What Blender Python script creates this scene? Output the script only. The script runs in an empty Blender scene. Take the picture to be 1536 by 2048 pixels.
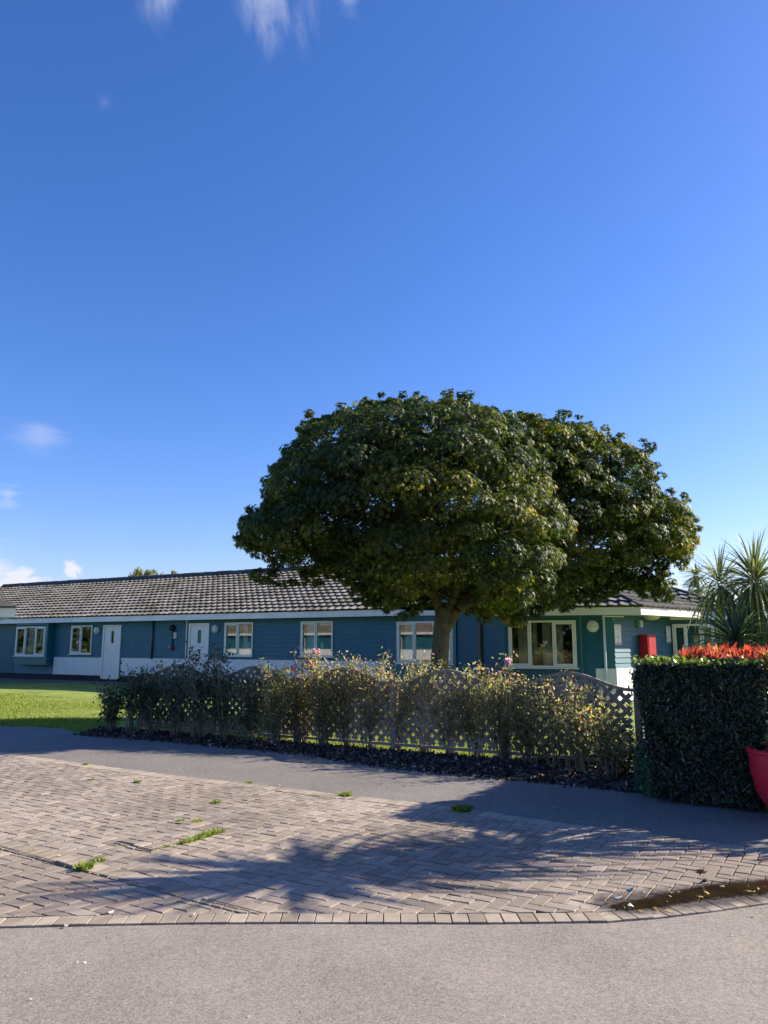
import bpy, math, random
import numpy as np
from mathutils import Vector, Matrix

R = math.radians
random.seed(7)
rng = np.random.default_rng(11)
scene = bpy.context.scene
COL = scene.collection

# ------------------------------------------------------------------ camera
CAMH = 1.6
FPX = 1540.0
PITCH = math.atan((1287 - 1024) / FPX)
cam_d = bpy.data.cameras.new("camera")
cam = bpy.data.objects.new("camera", cam_d)
COL.objects.link(cam)
cam.location = (0, 0, CAMH)
cam.rotation_euler = (math.pi / 2 + PITCH, 0, 0)
cam_d.sensor_fit = 'HORIZONTAL'
cam_d.sensor_width = 36.0
cam_d.lens = 36.0 * FPX / 1536.0
cam_d.clip_start = 0.05
cam_d.clip_end = 3000
scene.camera = cam
scene.view_settings.view_transform = 'Standard'
scene.view_settings.look = 'None'
scene.view_settings.gamma = 1
scene.view_settings.exposure = 1.24
scene.cycles.max_bounces = 8
scene.cycles.transparent_max_bounces = 12

# ------------------------------------------------------------------ sun and sky
SUN_AZ, SUN_EL = 73.0, 27.0
sun_dir = Vector((math.sin(R(SUN_AZ)) * math.cos(R(SUN_EL)), math.cos(R(SUN_AZ)) * math.cos(R(SUN_EL)), math.sin(R(SUN_EL))))
sd = bpy.data.lights.new("sun", 'SUN')
sd.energy = 5.0
sd.angle = R(0.5)
sd.color = (1.0, 0.90, 0.74)
so = bpy.data.objects.new("sun", sd)
COL.objects.link(so)
so.rotation_euler = (-sun_dir).to_track_quat('-Z', 'Y').to_euler()
so.location = (30, 15, 20)

world = bpy.data.worlds.new("World")
scene.world = world
world.use_nodes = True
wn, wl = world.node_tree.nodes, world.node_tree.links
wn.clear()
w_out = wn.new('ShaderNodeOutputWorld')
w_bg = wn.new('ShaderNodeBackground')
w_bg.inputs['Strength'].default_value = 0.093
w_sky = wn.new('ShaderNodeTexSky')
w_sky.sky_type = 'NISHITA'
w_sky.sun_disc = False
w_sky.sun_elevation = R(SUN_EL)
w_sky.sun_rotation = R(SUN_AZ)
w_sky.altitude = 0
w_sky.air_density = 1.0
w_sky.dust_density = 0.55
w_sky.ozone_density = 4.5
w_hsv = wn.new('ShaderNodeHueSaturation')
w_hsv.inputs['Saturation'].default_value = 1.2
w_hsv.inputs['Value'].default_value = 1.0
wl.new(w_sky.outputs[0], w_hsv.inputs['Color'])
w_tint = wn.new('ShaderNodeMix'); w_tint.data_type = 'RGBA'; w_tint.blend_type = 'MULTIPLY'
w_tint.inputs['Factor'].default_value = 1.0
w_tint.inputs['B'].default_value = (0.96, 0.81, 1.0, 1)
wl.new(w_hsv.outputs[0], w_tint.inputs['A'])
w_tc = wn.new('ShaderNodeTexCoord')


def dirpix(px, py):
    a = (float(px) - 768) / FPX
    b = (1024 - float(py)) / FPX
    f = Vector((0, math.cos(PITCH), math.sin(PITCH)))
    u = Vector((0, -math.sin(PITCH), math.cos(PITCH)))
    return (f + a * Vector((1, 0, 0)) + b * u)


def mathn(nodes, links, op, a, b=None, clamp=False):
    n = nodes.new('ShaderNodeMath')
    n.operation = op
    n.use_clamp = clamp
    for i, v in enumerate((a, b)):
        if v is None:
            continue
        if isinstance(v, (int, float)):
            n.inputs[i].default_value = v
        else:
            links.new(v, n.inputs[i])
    return n.outputs[0]


# clouds: patches of thin cirrus high up and small cumulus low on the left, placed by sky direction
def cloud_patch(px, py, rad_px, scale, stretch, strength, lo, hi, noise_detail=6):
    d = dirpix(px, py).normalized()
    dot = wn.new('ShaderNodeVectorMath'); dot.operation = 'DISTANCE'
    wl.new(w_tc.outputs['Generated'], dot.inputs[0]); dot.inputs[1].default_value = d
    mp = wn.new('ShaderNodeMapping'); mp.inputs['Scale'].default_value = stretch
    wl.new(w_tc.outputs['Generated'], mp.inputs['Vector'])
    nz = wn.new('ShaderNodeTexNoise'); nz.inputs['Scale'].default_value = scale
    nz.inputs['Detail'].default_value = noise_detail; nz.inputs['Roughness'].default_value = 0.6
    nz.inputs['Distortion'].default_value = 0.4
    wl.new(mp.outputs[0], nz.inputs['Vector'])
    rad = rad_px / FPX
    fall = mathn(wn, wl, 'DIVIDE', dot.outputs['Value'], rad)
    fall = mathn(wn, wl, 'SUBTRACT', 1.0, fall, True)
    mr = wn.new('ShaderNodeMapRange'); mr.inputs['From Min'].default_value = lo; mr.inputs['From Max'].default_value = hi
    mr.interpolation_type = 'SMOOTHSTEP'
    s = mathn(wn, wl, 'MULTIPLY', fall, 0.45)
    s = mathn(wn, wl, 'ADD', s, nz.outputs['Fac'])
    wl.new(s, mr.inputs['Value'])
    e = mathn(wn, wl, 'MULTIPLY', mr.outputs[0], fall)
    e = mathn(wn, wl, 'MULTIPLY', e, strength)
    return e


patches = [cloud_patch(540, 0, 125, 13, (2.2, 1, .8), 0.40, 0.66, 1.0),
           cloud_patch(330, -5, 70, 13, (2.2, 1, .8), 0.38, 0.66, 1.02),
           cloud_patch(700, -5, 50, 11, (1, 1, 1.6), 0.35, 0.66, 1.0),
           cloud_patch(210, 205, 24, 14, (1, 1, 1), 0.08, 0.6, 1.0),
           cloud_patch(143, 1142, 34, 34, (1, 1, 1.3), 2.2, 0.66, 0.86),
           cloud_patch(45, 1162, 64, 26, (1, 1, 1.8), 1.9, 0.68, 0.88),
           cloud_patch(-30, 1150, 90, 12, (1, 1, 3), 1.0, 0.6, 0.95),
           cloud_patch(80, 866, 75, 5, (1, 1, 9), 0.28, 0.66, 1.0),
           cloud_patch(15, 993, 45, 7, (1, 1, 16), 0.4, 0.7, 1.0)]
tot = patches[0]
for p in patches[1:]:
    tot = mathn(wn, wl, 'ADD', tot, p, True)
w_mix = wn.new('ShaderNodeMix'); w_mix.data_type = 'RGBA'
wl.new(tot, w_mix.inputs['Factor'])
wl.new(w_tint.outputs['Result'], w_mix.inputs['A'])
w_mix.inputs['B'].default_value = (3.9, 4.0, 4.6, 1)
wl.new(w_mix.outputs['Result'], w_bg.inputs['Color'])
wl.new(w_bg.outputs[0], w_out.inputs['Surface'])

# ------------------------------------------------------------------ helpers: object tree
def setp(o, label=None, cat=None, group=None, kind=None):
    if label: o['label'] = label
    if cat: o['category'] = cat
    if group: o['group'] = group
    if kind: o['kind'] = kind
    return o


def thing(name, label, cat, loc=(0, 0, 0), group=None, rz=0):
    o = bpy.data.objects.new(name, None)
    o.empty_display_size = 0.2
    COL.objects.link(o)
    o.location = loc
    o.rotation_euler = (0, 0, rz)
    return setp(o, label, cat, group)


def copy_tree(o, parent=None):
    c = o.copy(); COL.objects.link(c); c.parent = parent
    if parent is not None:
        c.matrix_parent_inverse = o.matrix_parent_inverse.copy()
    for ch in [x for x in COL.objects if x.parent == o]:
        copy_tree(ch, c)
    return c


def root_of(o):
    while o.parent: o = o.parent
    return o


def attach(o, parent):
    """meshes are built in world space unless local=True; parents that are Empties carry a location"""
    if parent is None: return
    o.parent = parent
    rt = root_of(parent)
    if parent == rt and rt.type == 'EMPTY':
        m = Matrix.LocRotScale(rt.location, rt.rotation_euler, rt.scale)
        o.matrix_parent_inverse = m.inverted()


class MB:
    def __init__(s):
        s.v = []; s.f = []; s.m = []; s.uvs = None

    def add(s, verts, faces, mi=0):
        b = len(s.v)
        s.v.extend([tuple(p) for p in verts])
        for f in faces:
            s.f.append([b + i for i in f]); s.m.append(mi)

    def quad(s, a, b, c, d, mi=0):
        s.add([a, b, c, d], [(0, 1, 2, 3)], mi)

    def hexa(s, p, mi=0):
        s.add(p, [(0, 3, 2, 1), (4, 5, 6, 7), (0, 1, 5, 4), (1, 2, 6, 5), (2, 3, 7, 6), (3, 0, 4, 7)], mi)

    def box(s, x0, x1, y0, y1, z0, z1, mi=0):
        s.hexa([(x0, y0, z0), (x1, y0, z0), (x1, y1, z0), (x0, y1, z0), (x0, y0, z1), (x1, y0, z1), (x1, y1, z1), (x0, y1, z1)], mi)

    def fbox(s, F, s0, s1, n0, n1, z0, z1, mi=0):
        """box in a wall frame: along s, outward n, up z"""
        s.hexa([F(s0, n1, z0), F(s1, n1, z0), F(s1, n0, z0), F(s0, n0, z0), F(s0, n1, z1), F(s1, n1, z1), F(s1, n0, z1), F(s0, n0, z1)], mi)

    def tube(s, pts, rad, seg=6, mi=0, cap=True):
        pts = [Vector(p) for p in pts]
        n = len(pts)
        if not hasattr(rad, '__len__'): rad = [rad] * n
        ref = Vector((0.31, 0.11, 0.94))
        rings = []
        for i in range(n):
            t = (pts[min(i + 1, n - 1)] - pts[max(i - 1, 0)])
            if t.length < 1e-9: t = Vector((0, 0, 1))
            t.normalize()
            r = ref if abs(t.dot(ref)) < 0.9 else Vector((1, 0, 0))
            a = t.cross(r).normalized(); b = t.cross(a)
            rings.append([pts[i] + (a * math.cos(2 * math.pi * k / seg) + b * math.sin(2 * math.pi * k / seg)) * rad[i] for k in range(seg)])
        base = len(s.v)
        for r in rings: s.v.extend([tuple(p) for p in r])
        for i in range(n - 1):
            for k in range(seg):
                a = base + i * seg + k; b = base + i * seg + (k + 1) % seg
                s.f.append([a, b, b + seg, a + seg]); s.m.append(mi)
        if cap:
            s.f.append([base + k for k in range(seg)][::-1]); s.m.append(mi)
            s.f.append([base + (n - 1) * seg + k for k in range(seg)]); s.m.append(mi)

    def lathe(s, c, prof, seg=24, axis=Vector((0, 0, 1)), mi=0):
        axis = Vector(axis).normalized()
        r = Vector((1, 0, 0)) if abs(axis.x) < 0.9 else Vector((0, 1, 0))
        a = axis.cross(r).normalized(); b = axis.cross(a)
        base = len(s.v)
        for (rr, h) in prof:
            for k in range(seg):
                t = 2 * math.pi * k / seg
                s.v.append(tuple(Vector(c) + axis * h + (a * math.cos(t) + b * math.sin(t)) * rr))
        for i in range(len(prof) - 1):
            for k in range(seg):
                p = base + i * seg + k; q = base + i * seg + (k + 1) % seg
                s.f.append([p, q, q + seg, p + seg]); s.m.append(mi)

    def build(s, name, mats, parent=None, smooth=False, bevel=0):
        me = bpy.data.meshes.new(name)
        me.from_pydata(s.v, [], s.f)
        if not isinstance(mats, (list, tuple)): mats = [mats]
        for m in mats: me.materials.append(m)
        if len(mats) > 1: me.polygons.foreach_set('material_index', s.m)
        if smooth: me.polygons.foreach_set('use_smooth', [True] * len(me.polygons))
        me.update()
        o = bpy.data.objects.new(name, me)
        COL.objects.link(o)
        attach(o, parent)
        if bevel:
            bv = o.modifiers.new('bevel', 'BEVEL'); bv.width = bevel; bv.segments = 2; bv.limit_method = 'ANGLE'
        return o


def np_mesh(name, V, faces_per, nverts_each, N, mats, parent=None, rnd=None, smooth=False):
    """V: (N*nverts_each,3); faces_per: list of index tuples within one unit"""
    me = bpy.data.meshes.new(name)
    loops = []; starts = []; totals = []
    st = 0
    lens = [len(f) for f in faces_per]
    L = sum(lens)
    unit = np.concatenate([np.array(f) for f in faces_per])
    allv = (np.arange(N)[:, None] * nverts_each + unit[None, :]).ravel()
    off = np.cumsum([0] + lens[:-1])
    starts = (np.arange(N)[:, None] * L + off[None, :]).ravel()
    me.vertices.add(len(V)); me.vertices.foreach_set('co', V.astype(np.float32).ravel())
    me.loops.add(len(allv)); me.loops.foreach_set('vertex_index', allv.astype(np.int32))
    me.polygons.add(len(starts)); me.polygons.foreach_set('loop_start', starts.astype(np.int32))
    if smooth:
        me.polygons.foreach_set('use_smooth', np.ones(len(starts), dtype=bool))
    if not isinstance(mats, (list, tuple)): mats = [mats]
    for m in mats: me.materials.append(m)
    if rnd is not None:
        at = me.attributes.new('rnd', 'FLOAT', 'POINT')
        at.data.foreach_set('value', np.repeat(rnd, nverts_each).astype(np.float32))
    me.update(calc_edges=True)
    me.validate()
    o = bpy.data.objects.new(name, me)
    COL.objects.link(o)
    attach(o, parent)
    return o


# ------------------------------------------------------------------ helpers: geometry from measured photo points
def ground(px, py, z=0.0):
    d = dirpix(px, py)
    t = (z - CAMH) / d.z
    return Vector((d.x * t, d.y * t, z))


def at_depth(px, py, Y):
    d = dirpix(px, py)
    t = Y / d.y
    return Vector((d.x * t, Y, CAMH + d.z * t))


class Frame:
    def __init__(s, ox, oy, az):
        s.o = Vector((ox, oy, 0)); s.es = Vector((math.sin(R(az)), math.cos(R(az)), 0))
        s.en = Vector((math.sin(R(az + 90)), math.cos(R(az + 90)), 0)); s.az = az

    def __call__(s, a, n, z):
        return s.o + s.es * a + s.en * n + Vector((0, 0, z))

    def pix(s, px, py, n=0.0):
        d = dirpix(px, py)
        t = (s.o + s.en * n - Vector((0, 0, 0))).dot(s.en) / d.dot(s.en)
        p = d * t
        return (p - s.o).dot(s.es), CAMH + p.z


# ------------------------------------------------------------------ materials
def mat(name, color=(0.5, 0.5, 0.5), rough=0.6, metal=0.0, spec=0.5, noise=0.0, nscale=8.0, bump=0.0, bscale=60.0, color2=None, coat=0.0):
    m = bpy.data.materials.new(name); m.use_nodes = True
    n, l = m.node_tree.nodes, m.node_tree.links
    b = n['Principled BSDF']
    b.inputs['Roughness'].default_value = rough
    b.inputs['Metallic'].default_value = metal
    b.inputs['Specular IOR Level'].default_value = spec
    b.inputs['Coat Weight'].default_value = coat
    tc = n.new('ShaderNodeTexCoord')
    if noise or color2:
        nz = n.new('ShaderNodeTexNoise'); nz.inputs['Scale'].default_value = nscale; nz.inputs['Detail'].default_value = 5
        l.new(tc.outputs['Object'], nz.inputs['Vector'])
        mx = n.new('ShaderNodeMix'); mx.data_type = 'RGBA'
        c2 = color2 or tuple(max(0, c * (1 - noise)) for c in color)
        mx.inputs['A'].default_value = (*color, 1); mx.inputs['B'].default_value = (*c2, 1)
        mr = n.new('ShaderNodeMapRange'); mr.inputs['From Min'].default_value = 0.38; mr.inputs['From Max'].default_value = 0.66
        l.new(nz.outputs['Fac'], mr.inputs['Value']); l.new(mr.outputs[0], mx.inputs['Factor'])
        l.new(mx.outputs['Result'], b.inputs['Base Color'])
    else:
        b.inputs['Base Color'].default_value = (*color, 1)
    if bump:
        nb = n.new('ShaderNodeTexNoise'); nb.inputs['Scale'].default_value = bscale; nb.inputs['Detail'].default_value = 4
        l.new(tc.outputs['Object'], nb.inputs['Vector'])
        bp = n.new('ShaderNodeBump'); bp.inputs['Strength'].default_value = bump; bp.inputs['Distance'].default_value = 0.01
        l.new(nb.outputs['Fac'], bp.inputs['Height']); l.new(bp.outputs[0], b.inputs['Normal'])
    return m


def ramp(nodes, stops):
    r = nodes.new('ShaderNodeValToRGB')
    e = r.color_ramp.elements
    e[0].position = stops[0][0]; e[0].color = (*stops[0][1], 1)
    e[1].position = stops[-1][0]; e[1].color = (*stops[-1][1], 1)
    for p, c in stops[1:-1]:
        x = e.new(p); x.color = (*c, 1)
    return r


def leafmat(name, stops, transl=0.35, rough=0.45, spec=0.5, patch=None):
    m = bpy.data.materials.new(name); m.use_nodes = True
    n, l = m.node_tree.nodes, m.node_tree.links
    b = n['Principled BSDF']; out = n['Material Output']
    b.inputs['Roughness'].default_value = rough; b.inputs['Specular IOR Level'].default_value = spec
    at = n.new('ShaderNodeAttribute'); at.attribute_name = 'rnd'
    r = ramp(n, stops)
    fac = at.outputs['Fac']
    if patch:
        tc = n.new('ShaderNodeTexCoord')
        nz = n.new('ShaderNodeTexNoise'); nz.inputs['Scale'].default_value = patch; nz.inputs['Detail'].default_value = 2
        l.new(tc.outputs['Object'], nz.inputs['Vector'])
        a = mathn(n, l, 'SUBTRACT', nz.outputs['Fac'], 0.5)
        a = mathn(n, l, 'MULTIPLY', a, 0.8)
        fac = mathn(n, l, 'ADD', fac, a, True)
    l.new(fac, r.inputs['Fac'])
    l.new(r.outputs['Color'], b.inputs['Base Color'])
    t = n.new('ShaderNodeBsdfTranslucent')
    hs = n.new('ShaderNodeHueSaturation'); hs.inputs['Value'].default_value = 1.6; hs.inputs['Saturation'].default_value = 1.1
    l.new(r.outputs['Color'], hs.inputs['Color']); l.new(hs.outputs[0], t.inputs['Color'])
    mx = n.new('ShaderNodeMixShader'); mx.inputs[0].default_value = transl
    l.new(b.outputs[0], mx.inputs[1]); l.new(t.outputs[0], mx.inputs[2]); l.new(mx.outputs[0], out.inputs['Surface'])
    return m


M = {}
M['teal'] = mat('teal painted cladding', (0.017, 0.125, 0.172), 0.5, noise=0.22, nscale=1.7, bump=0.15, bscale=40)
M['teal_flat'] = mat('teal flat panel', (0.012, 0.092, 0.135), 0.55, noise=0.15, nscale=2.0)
M['teal_trim'] = mat('teal trim', (0.019, 0.14, 0.175), 0.45)
M['white'] = mat('white render panel', (0.78, 0.77, 0.76), 0.6, noise=0.08, nscale=3)
M['fascia'] = mat('white fascia board', (0.80, 0.79, 0.78), 0.45, noise=0.12, nscale=1.2)
M['soffit'] = mat('soffit', (0.5, 0.5, 0.52), 0.6)
M['upvc'] = mat('white upvc', (0.76, 0.75, 0.68), 0.35, noise=0.06, nscale=4)
M['door'] = mat('white door', (0.76, 0.76, 0.77), 0.4, noise=0.05, nscale=4)
M['dark'] = mat('dark rubber and shadow gap', (0.012, 0.012, 0.016), 0.6)
M['plinth'] = mat('dark plinth', (0.02, 0.02, 0.025), 0.8, noise=0.3)
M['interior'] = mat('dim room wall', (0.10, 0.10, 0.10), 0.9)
M['curtain'] = mat('curtain', (0.74, 0.72, 0.69), 0.8, noise=0.2, nscale=12)
M['curtain_teal'] = mat('teal curtain', (0.06, 0.25, 0.28), 0.8)
M['metal'] = mat('brushed metal', (0.6, 0.6, 0.6), 0.3, metal=1)
M['pipe_dark'] = mat('black plastic pipe', (0.015, 0.03, 0.05), 0.4)
M['lamp_white'] = mat('opal lamp diffuser', (0.66, 0.66, 0.62), 0.35)
M['lamp_grey'] = mat('grey lamp bezel', (0.35, 0.35, 0.36), 0.4)
M['red'] = mat('red painted cabinet', (0.42, 0.012, 0.02), 0.4, noise=0.15, nscale=6)
M['red_tub'] = mat('red plastic', (0.66, 0.014, 0.035), 0.5, noise=0.12, nscale=5)
M['wood_grey'] = mat('weathered fence timber', (0.33, 0.265, 0.19), 0.8, color2=(0.19, 0.155, 0.12), nscale=14, bump=0.4, bscale=80)
M['wood_pale'] = mat('pale new timber', (0.46, 0.34, 0.20), 0.7, noise=0.3, nscale=12)
M['wood_post'] = mat('brown timber post', (0.17, 0.11, 0.07), 0.8, noise=0.3, nscale=12)
M['ridge'] = mat('dark ridge tile', (0.075, 0.07, 0.065), 0.8, noise=0.5, nscale=9)
M['soil'] = mat('dark soil', (0.028, 0.022, 0.02), 0.95, noise=0.5, nscale=14, bump=0.8, bscale=40)
M['text'] = mat('sign ink', (0.08, 0.08, 0.08), 0.6)
M['sign'] = mat('white sign plate', (0.62, 0.62, 0.6), 0.4)
M['pink'] = mat('pink petals', (0.85, 0.42, 0.60), 0.6, noise=0.3, nscale=60)
M['cream'] = mat('cream petals', (0.75, 0.6, 0.5), 0.6)
M['beige'] = mat('beige vent cover', (0.42, 0.36, 0.22), 0.6)


def bark_mat():
    m = mat('bark', (0.115, 0.095, 0.055), 0.9)
    n, l = m.node_tree.nodes, m.node_tree.links
    b = n['Principled BSDF']
    tc = n.new('ShaderNodeTexCoord')
    mp = n.new('ShaderNodeMapping'); mp.inputs['Scale'].default_value = (9, 9, 2.6)
    l.new(tc.outputs['Object'], mp.inputs[0])
    nz = n.new('ShaderNodeTexNoise'); nz.inputs['Scale'].default_value = 2.2; nz.inputs['Detail'].default_value = 8; nz.inputs['Roughness'].default_value = 0.7
    l.new(mp.outputs[0], nz.inputs['Vector'])
    r = ramp(n, [(0.3, (0.035, 0.028, 0.02)), (0.48, (0.10, 0.082, 0.05)), (0.62, (0.13, 0.12, 0.06)), (0.8, (0.22, 0.2, 0.16))])
    l.new(nz.outputs['Fac'], r.inputs[0]); l.new(r.outputs[0], b.inputs['Base Color'])
    bp = n.new('ShaderNodeBump'); bp.inputs['Strength'].default_value = 0.9; bp.inputs['Distance'].default_value = 0.03
    l.new(nz.outputs['Fac'], bp.inputs['Height']); l.new(bp.outputs[0], b.inputs['Normal'])
    return m


M['bark'] = bark_mat()


def glass_mat():
    m = bpy.data.materials.new('window glass'); m.use_nodes = True
    n, l = m.node_tree.nodes, m.node_tree.links
    n.remove(n['Principled BSDF']); out = n['Material Output']
    t = n.new('ShaderNodeBsdfTransparent'); t.inputs[0].default_value = (0.75, 0.8, 0.8, 1)
    g = n.new('ShaderNodeBsdfGlossy'); g.inputs['Roughness'].default_value = 0.02; g.inputs['Color'].default_value = (0.9, 0.93, 0.95, 1)
    fr = n.new('ShaderNodeFresnel'); fr.inputs[0].default_value = 1.8
    a = mathn(n, l, 'MULTIPLY', fr.outputs[0], 1.9)
    a = mathn(n, l, 'MINIMUM', a, 0.9)
    mx = n.new('ShaderNodeMixShader'); l.new(a, mx.inputs[0])
    l.new(t.outputs[0], mx.inputs[1]); l.new(g.outputs[0], mx.inputs[2]); l.new(mx.outputs[0], out.inputs[0])
    return m


M['glass'] = glass_mat()


def tile_mat(name, lo, hi, moss):  # noqa
    m = mat(name, hi, 0.75)
    n, l = m.node_tree.nodes, m.node_tree.links
    b = n['Principled BSDF']
    tc = n.new('ShaderNodeTexCoord')
    at = n.new('ShaderNodeAttribute'); at.attribute_name = 'rnd'
    n1 = n.new('ShaderNodeTexNoise'); n1.inputs['Scale'].default_value = 0.9; n1.inputs['Detail'].default_value = 8; n1.inputs['Roughness'].default_value = 0.65
    l.new(tc.outputs['Object'], n1.inputs['Vector'])
    n2 = n.new('ShaderNodeTexNoise'); n2.inputs['Scale'].default_value = 11; n2.inputs['Detail'].default_value = 6; n2.inputs['Roughness'].default_value = 0.7
    l.new(tc.outputs['Object'], n2.inputs['Vector'])
    mx = n.new('ShaderNodeMix'); mx.data_type = 'RGBA'
    mx.inputs['A'].default_value = (*lo, 1); mx.inputs['B'].default_value = (*hi, 1)
    mr = n.new('ShaderNodeMapRange'); mr.inputs['From Min'].default_value = 0.35; mr.inputs['From Max'].default_value = 0.6
    s = mathn(n, l, 'MULTIPLY', at.outputs['Fac'], 0.16)
    s = mathn(n, l, 'ADD', s, n2.outputs['Fac']); s = mathn(n, l, 'SUBTRACT', s, 0.08)
    l.new(s, mr.inputs['Value']); l.new(mr.outputs[0], mx.inputs['Factor'])
    mx2 = n.new('ShaderNodeMix'); mx2.data_type = 'RGBA'; mx2.inputs['B'].default_value = (*moss, 1)
    l.new(mx.outputs['Result'], mx2.inputs['A'])
    k = mathn(n, l, 'ADD', n1.outputs['Fac'], n2.outputs['Fac'])
    mr2 = n.new('ShaderNodeMapRange'); mr2.inputs['From Min'].default_value = 0.99; mr2.inputs['From Max'].default_value = 1.18
    mr2.inputs['To Max'].default_value = 0.85
    l.new(k, mr2.inputs['Value']); l.new(mr2.outputs[0], mx2.inputs['Factor'])
    l.new(mx2.outputs['Result'], b.inputs['Base Color'])
    bp = n.new('ShaderNodeBump'); bp.inputs['Strength'].default_value = 0.5; bp.inputs['Distance'].default_value = 0.012
    l.new(n2.outputs['Fac'], bp.inputs['Height']); l.new(bp.outputs[0], b.inputs['Normal'])
    return m


M['tile'] = tile_mat('weathered concrete tile with lichen', (0.19, 0.165, 0.125), (0.42, 0.37, 0.29), (0.11, 0.09, 0.025))
M['tile_butt_shade'] = mat('shade-dark tile butt', (0.045, 0.04, 0.028), 0.95, noise=0.4, nscale=6)  # shadow line under each tile course, painted dark on the butt faces
M['tile_dark'] = tile_mat('dark concrete tile', (0.06, 0.058, 0.055), (0.24, 0.23, 0.22), (0.06, 0.055, 0.03))


def brick_mat(name, c1, c2, c3):
    m = mat(name, c1, 0.85)
    n, l = m.node_tree.nodes, m.node_tree.links
    b = n['Principled BSDF']
    tc = n.new('ShaderNodeTexCoord')
    at = n.new('ShaderNodeAttribute'); at.attribute_name = 'rnd'
    r = ramp(n, [(0.0, c1), (0.5, c2), (1.0, c3)])
    l.new(at.outputs['Fac'], r.inputs[0])
    n1 = n.new('ShaderNodeTexNoise'); n1.inputs['Scale'].default_value = 1.1; n1.inputs['Detail'].default_value = 7; n1.inputs['Roughness'].default_value = 0.62
    n2 = n.new('ShaderNodeTexNoise'); n2.inputs['Scale'].default_value = 150; n2.inputs['Detail'].default_value = 3
    n3 = n.new('ShaderNodeTexNoise'); n3.inputs['Scale'].default_value = 14; n3.inputs['Detail'].default_value = 5
    for x in (n1, n2, n3): l.new(tc.outputs['Object'], x.inputs['Vector'])
    # worn grime patches
    mr = n.new('ShaderNodeMapRange'); mr.inputs['From Min'].default_value = 0.5; mr.inputs['From Max'].default_value = 0.70; mr.inputs['To Max'].default_value = 0.65
    l.new(n1.outputs['Fac'], mr.inputs['Value'])
    mx = n.new('ShaderNodeMix'); mx.data_type = 'RGBA'; mx.inputs['B'].default_value = (0.15, 0.125, 0.10, 1)
    l.new(mr.outputs[0], mx.inputs['Factor']); l.new(r.outputs[0], mx.inputs['A'])
    # silt stain round the puddle
    pc = ground(1440, 1735)
    sb = n.new('ShaderNodeVectorMath'); sb.operation = 'SUBTRACT'; sb.inputs[1].default_value = pc
    l.new(tc.outputs['Object'], sb.inputs[0])
    ml = n.new('ShaderNodeVectorMath'); ml.operation = 'MULTIPLY'; ml.inputs[1].default_value = (0.62, 1.1, 1)
    l.new(sb.outputs[0], ml.inputs[0])
    ln = n.new('ShaderNodeVectorMath'); ln.operation = 'LENGTH'; l.new(ml.outputs[0], ln.inputs[0])
    d = mathn(n, l, 'SUBTRACT', 0.95, ln.outputs['Value'])
    d = mathn(n, l, 'ADD', d, n1.outputs['Fac'])
    ms = n.new('ShaderNodeMapRange'); ms.inputs['From Min'].default_value = 0.75; ms.inputs['From Max'].default_value = 1.15; ms.inputs['To Max'].default_value = 0.7
    l.new(d, ms.inputs['Value'])
    mx3 = n.new('ShaderNodeMix'); mx3.data_type = 'RGBA'; mx3.inputs['B'].default_value = (0.20, 0.155, 0.125, 1)
    l.new(ms.outputs[0], mx3.inputs['Factor']); l.new(mx.outputs['Result'], mx3.inputs['A'])
    # water-darkened blocks round the puddle
    pa, pb = ground(1250, 1812), ground(1620, 1772)
    ab = pb - pa; L2 = ab.length_squared
    s1 = n.new('ShaderNodeVectorMath'); s1.operation = 'SUBTRACT'; s1.inputs[1].default_value = pa; l.new(tc.outputs['Object'], s1.inputs[0])
    dt = n.new('ShaderNodeVectorMath'); dt.operation = 'DOT_PRODUCT'; dt.inputs[1].default_value = ab; l.new(s1.outputs[0], dt.inputs[0])
    tt = mathn(n, l, 'DIVIDE', dt.outputs['Value'], L2, True)
    sc = n.new('ShaderNodeVectorMath'); sc.operation = 'SCALE'; sc.inputs[0].default_value = ab; l.new(tt, sc.inputs['Scale'])
    df = n.new('ShaderNodeVectorMath'); df.operation = 'DISTANCE'; l.new(s1.outputs[0], df.inputs[0]); l.new(sc.outputs[0], df.inputs[1])
    dd_ = mathn(n, l, 'ADD', df.outputs['Value'], mathn(n, l, 'MULTIPLY', n3.outputs['Fac'], 0.16))
    md = n.new('ShaderNodeMapRange'); md.inputs['From Min'].default_value = 0.34; md.inputs['From Max'].default_value = 0.22
    md.inputs['To Min'].default_value = 0.0; md.inputs['To Max'].default_value = 1.0
    l.new(dd_, md.inputs['Value'])
    mx4 = n.new('ShaderNodeMix'); mx4.data_type = 'RGBA'; mx4.inputs['B'].default_value = (0.07, 0.055, 0.045, 1)
    l.new(mathn(n, l, 'MULTIPLY', md.outputs[0], 0.8), mx4.inputs['Factor']); l.new(mx3.outputs['Result'], mx4.inputs['A'])
    mx3 = mx4
    rr_ = n.new('ShaderNodeMapRange'); rr_.inputs['To Min'].default_value = 0.85; rr_.inputs['To Max'].default_value = 0.35
    l.new(md.outputs[0], rr_.inputs['Value']); l.new(rr_.outputs[0], b.inputs['Roughness'])
    # grain
    g = n.new('ShaderNodeMapRange'); g.inputs['From Min'].default_value = 0.3; g.inputs['From Max'].default_value = 0.7
    g.inputs['To Min'].default_value = 0.78; g.inputs['To Max'].default_value = 1.2
    gg = mathn(n, l, 'MULTIPLY', n3.outputs['Fac'], 0.5); gg = mathn(n, l, 'ADD', gg, mathn(n, l, 'MULTIPLY', n2.outputs['Fac'], 0.5))
    l.new(gg, g.inputs['Value'])
    v = n.new('ShaderNodeVectorMath'); v.operation = 'SCALE'
    l.new(mx3.outputs['Result'], v.inputs[0]); l.new(g.outputs[0], v.inputs['Scale'])
    l.new(v.outputs[0], b.inputs['Base Color'])
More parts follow.
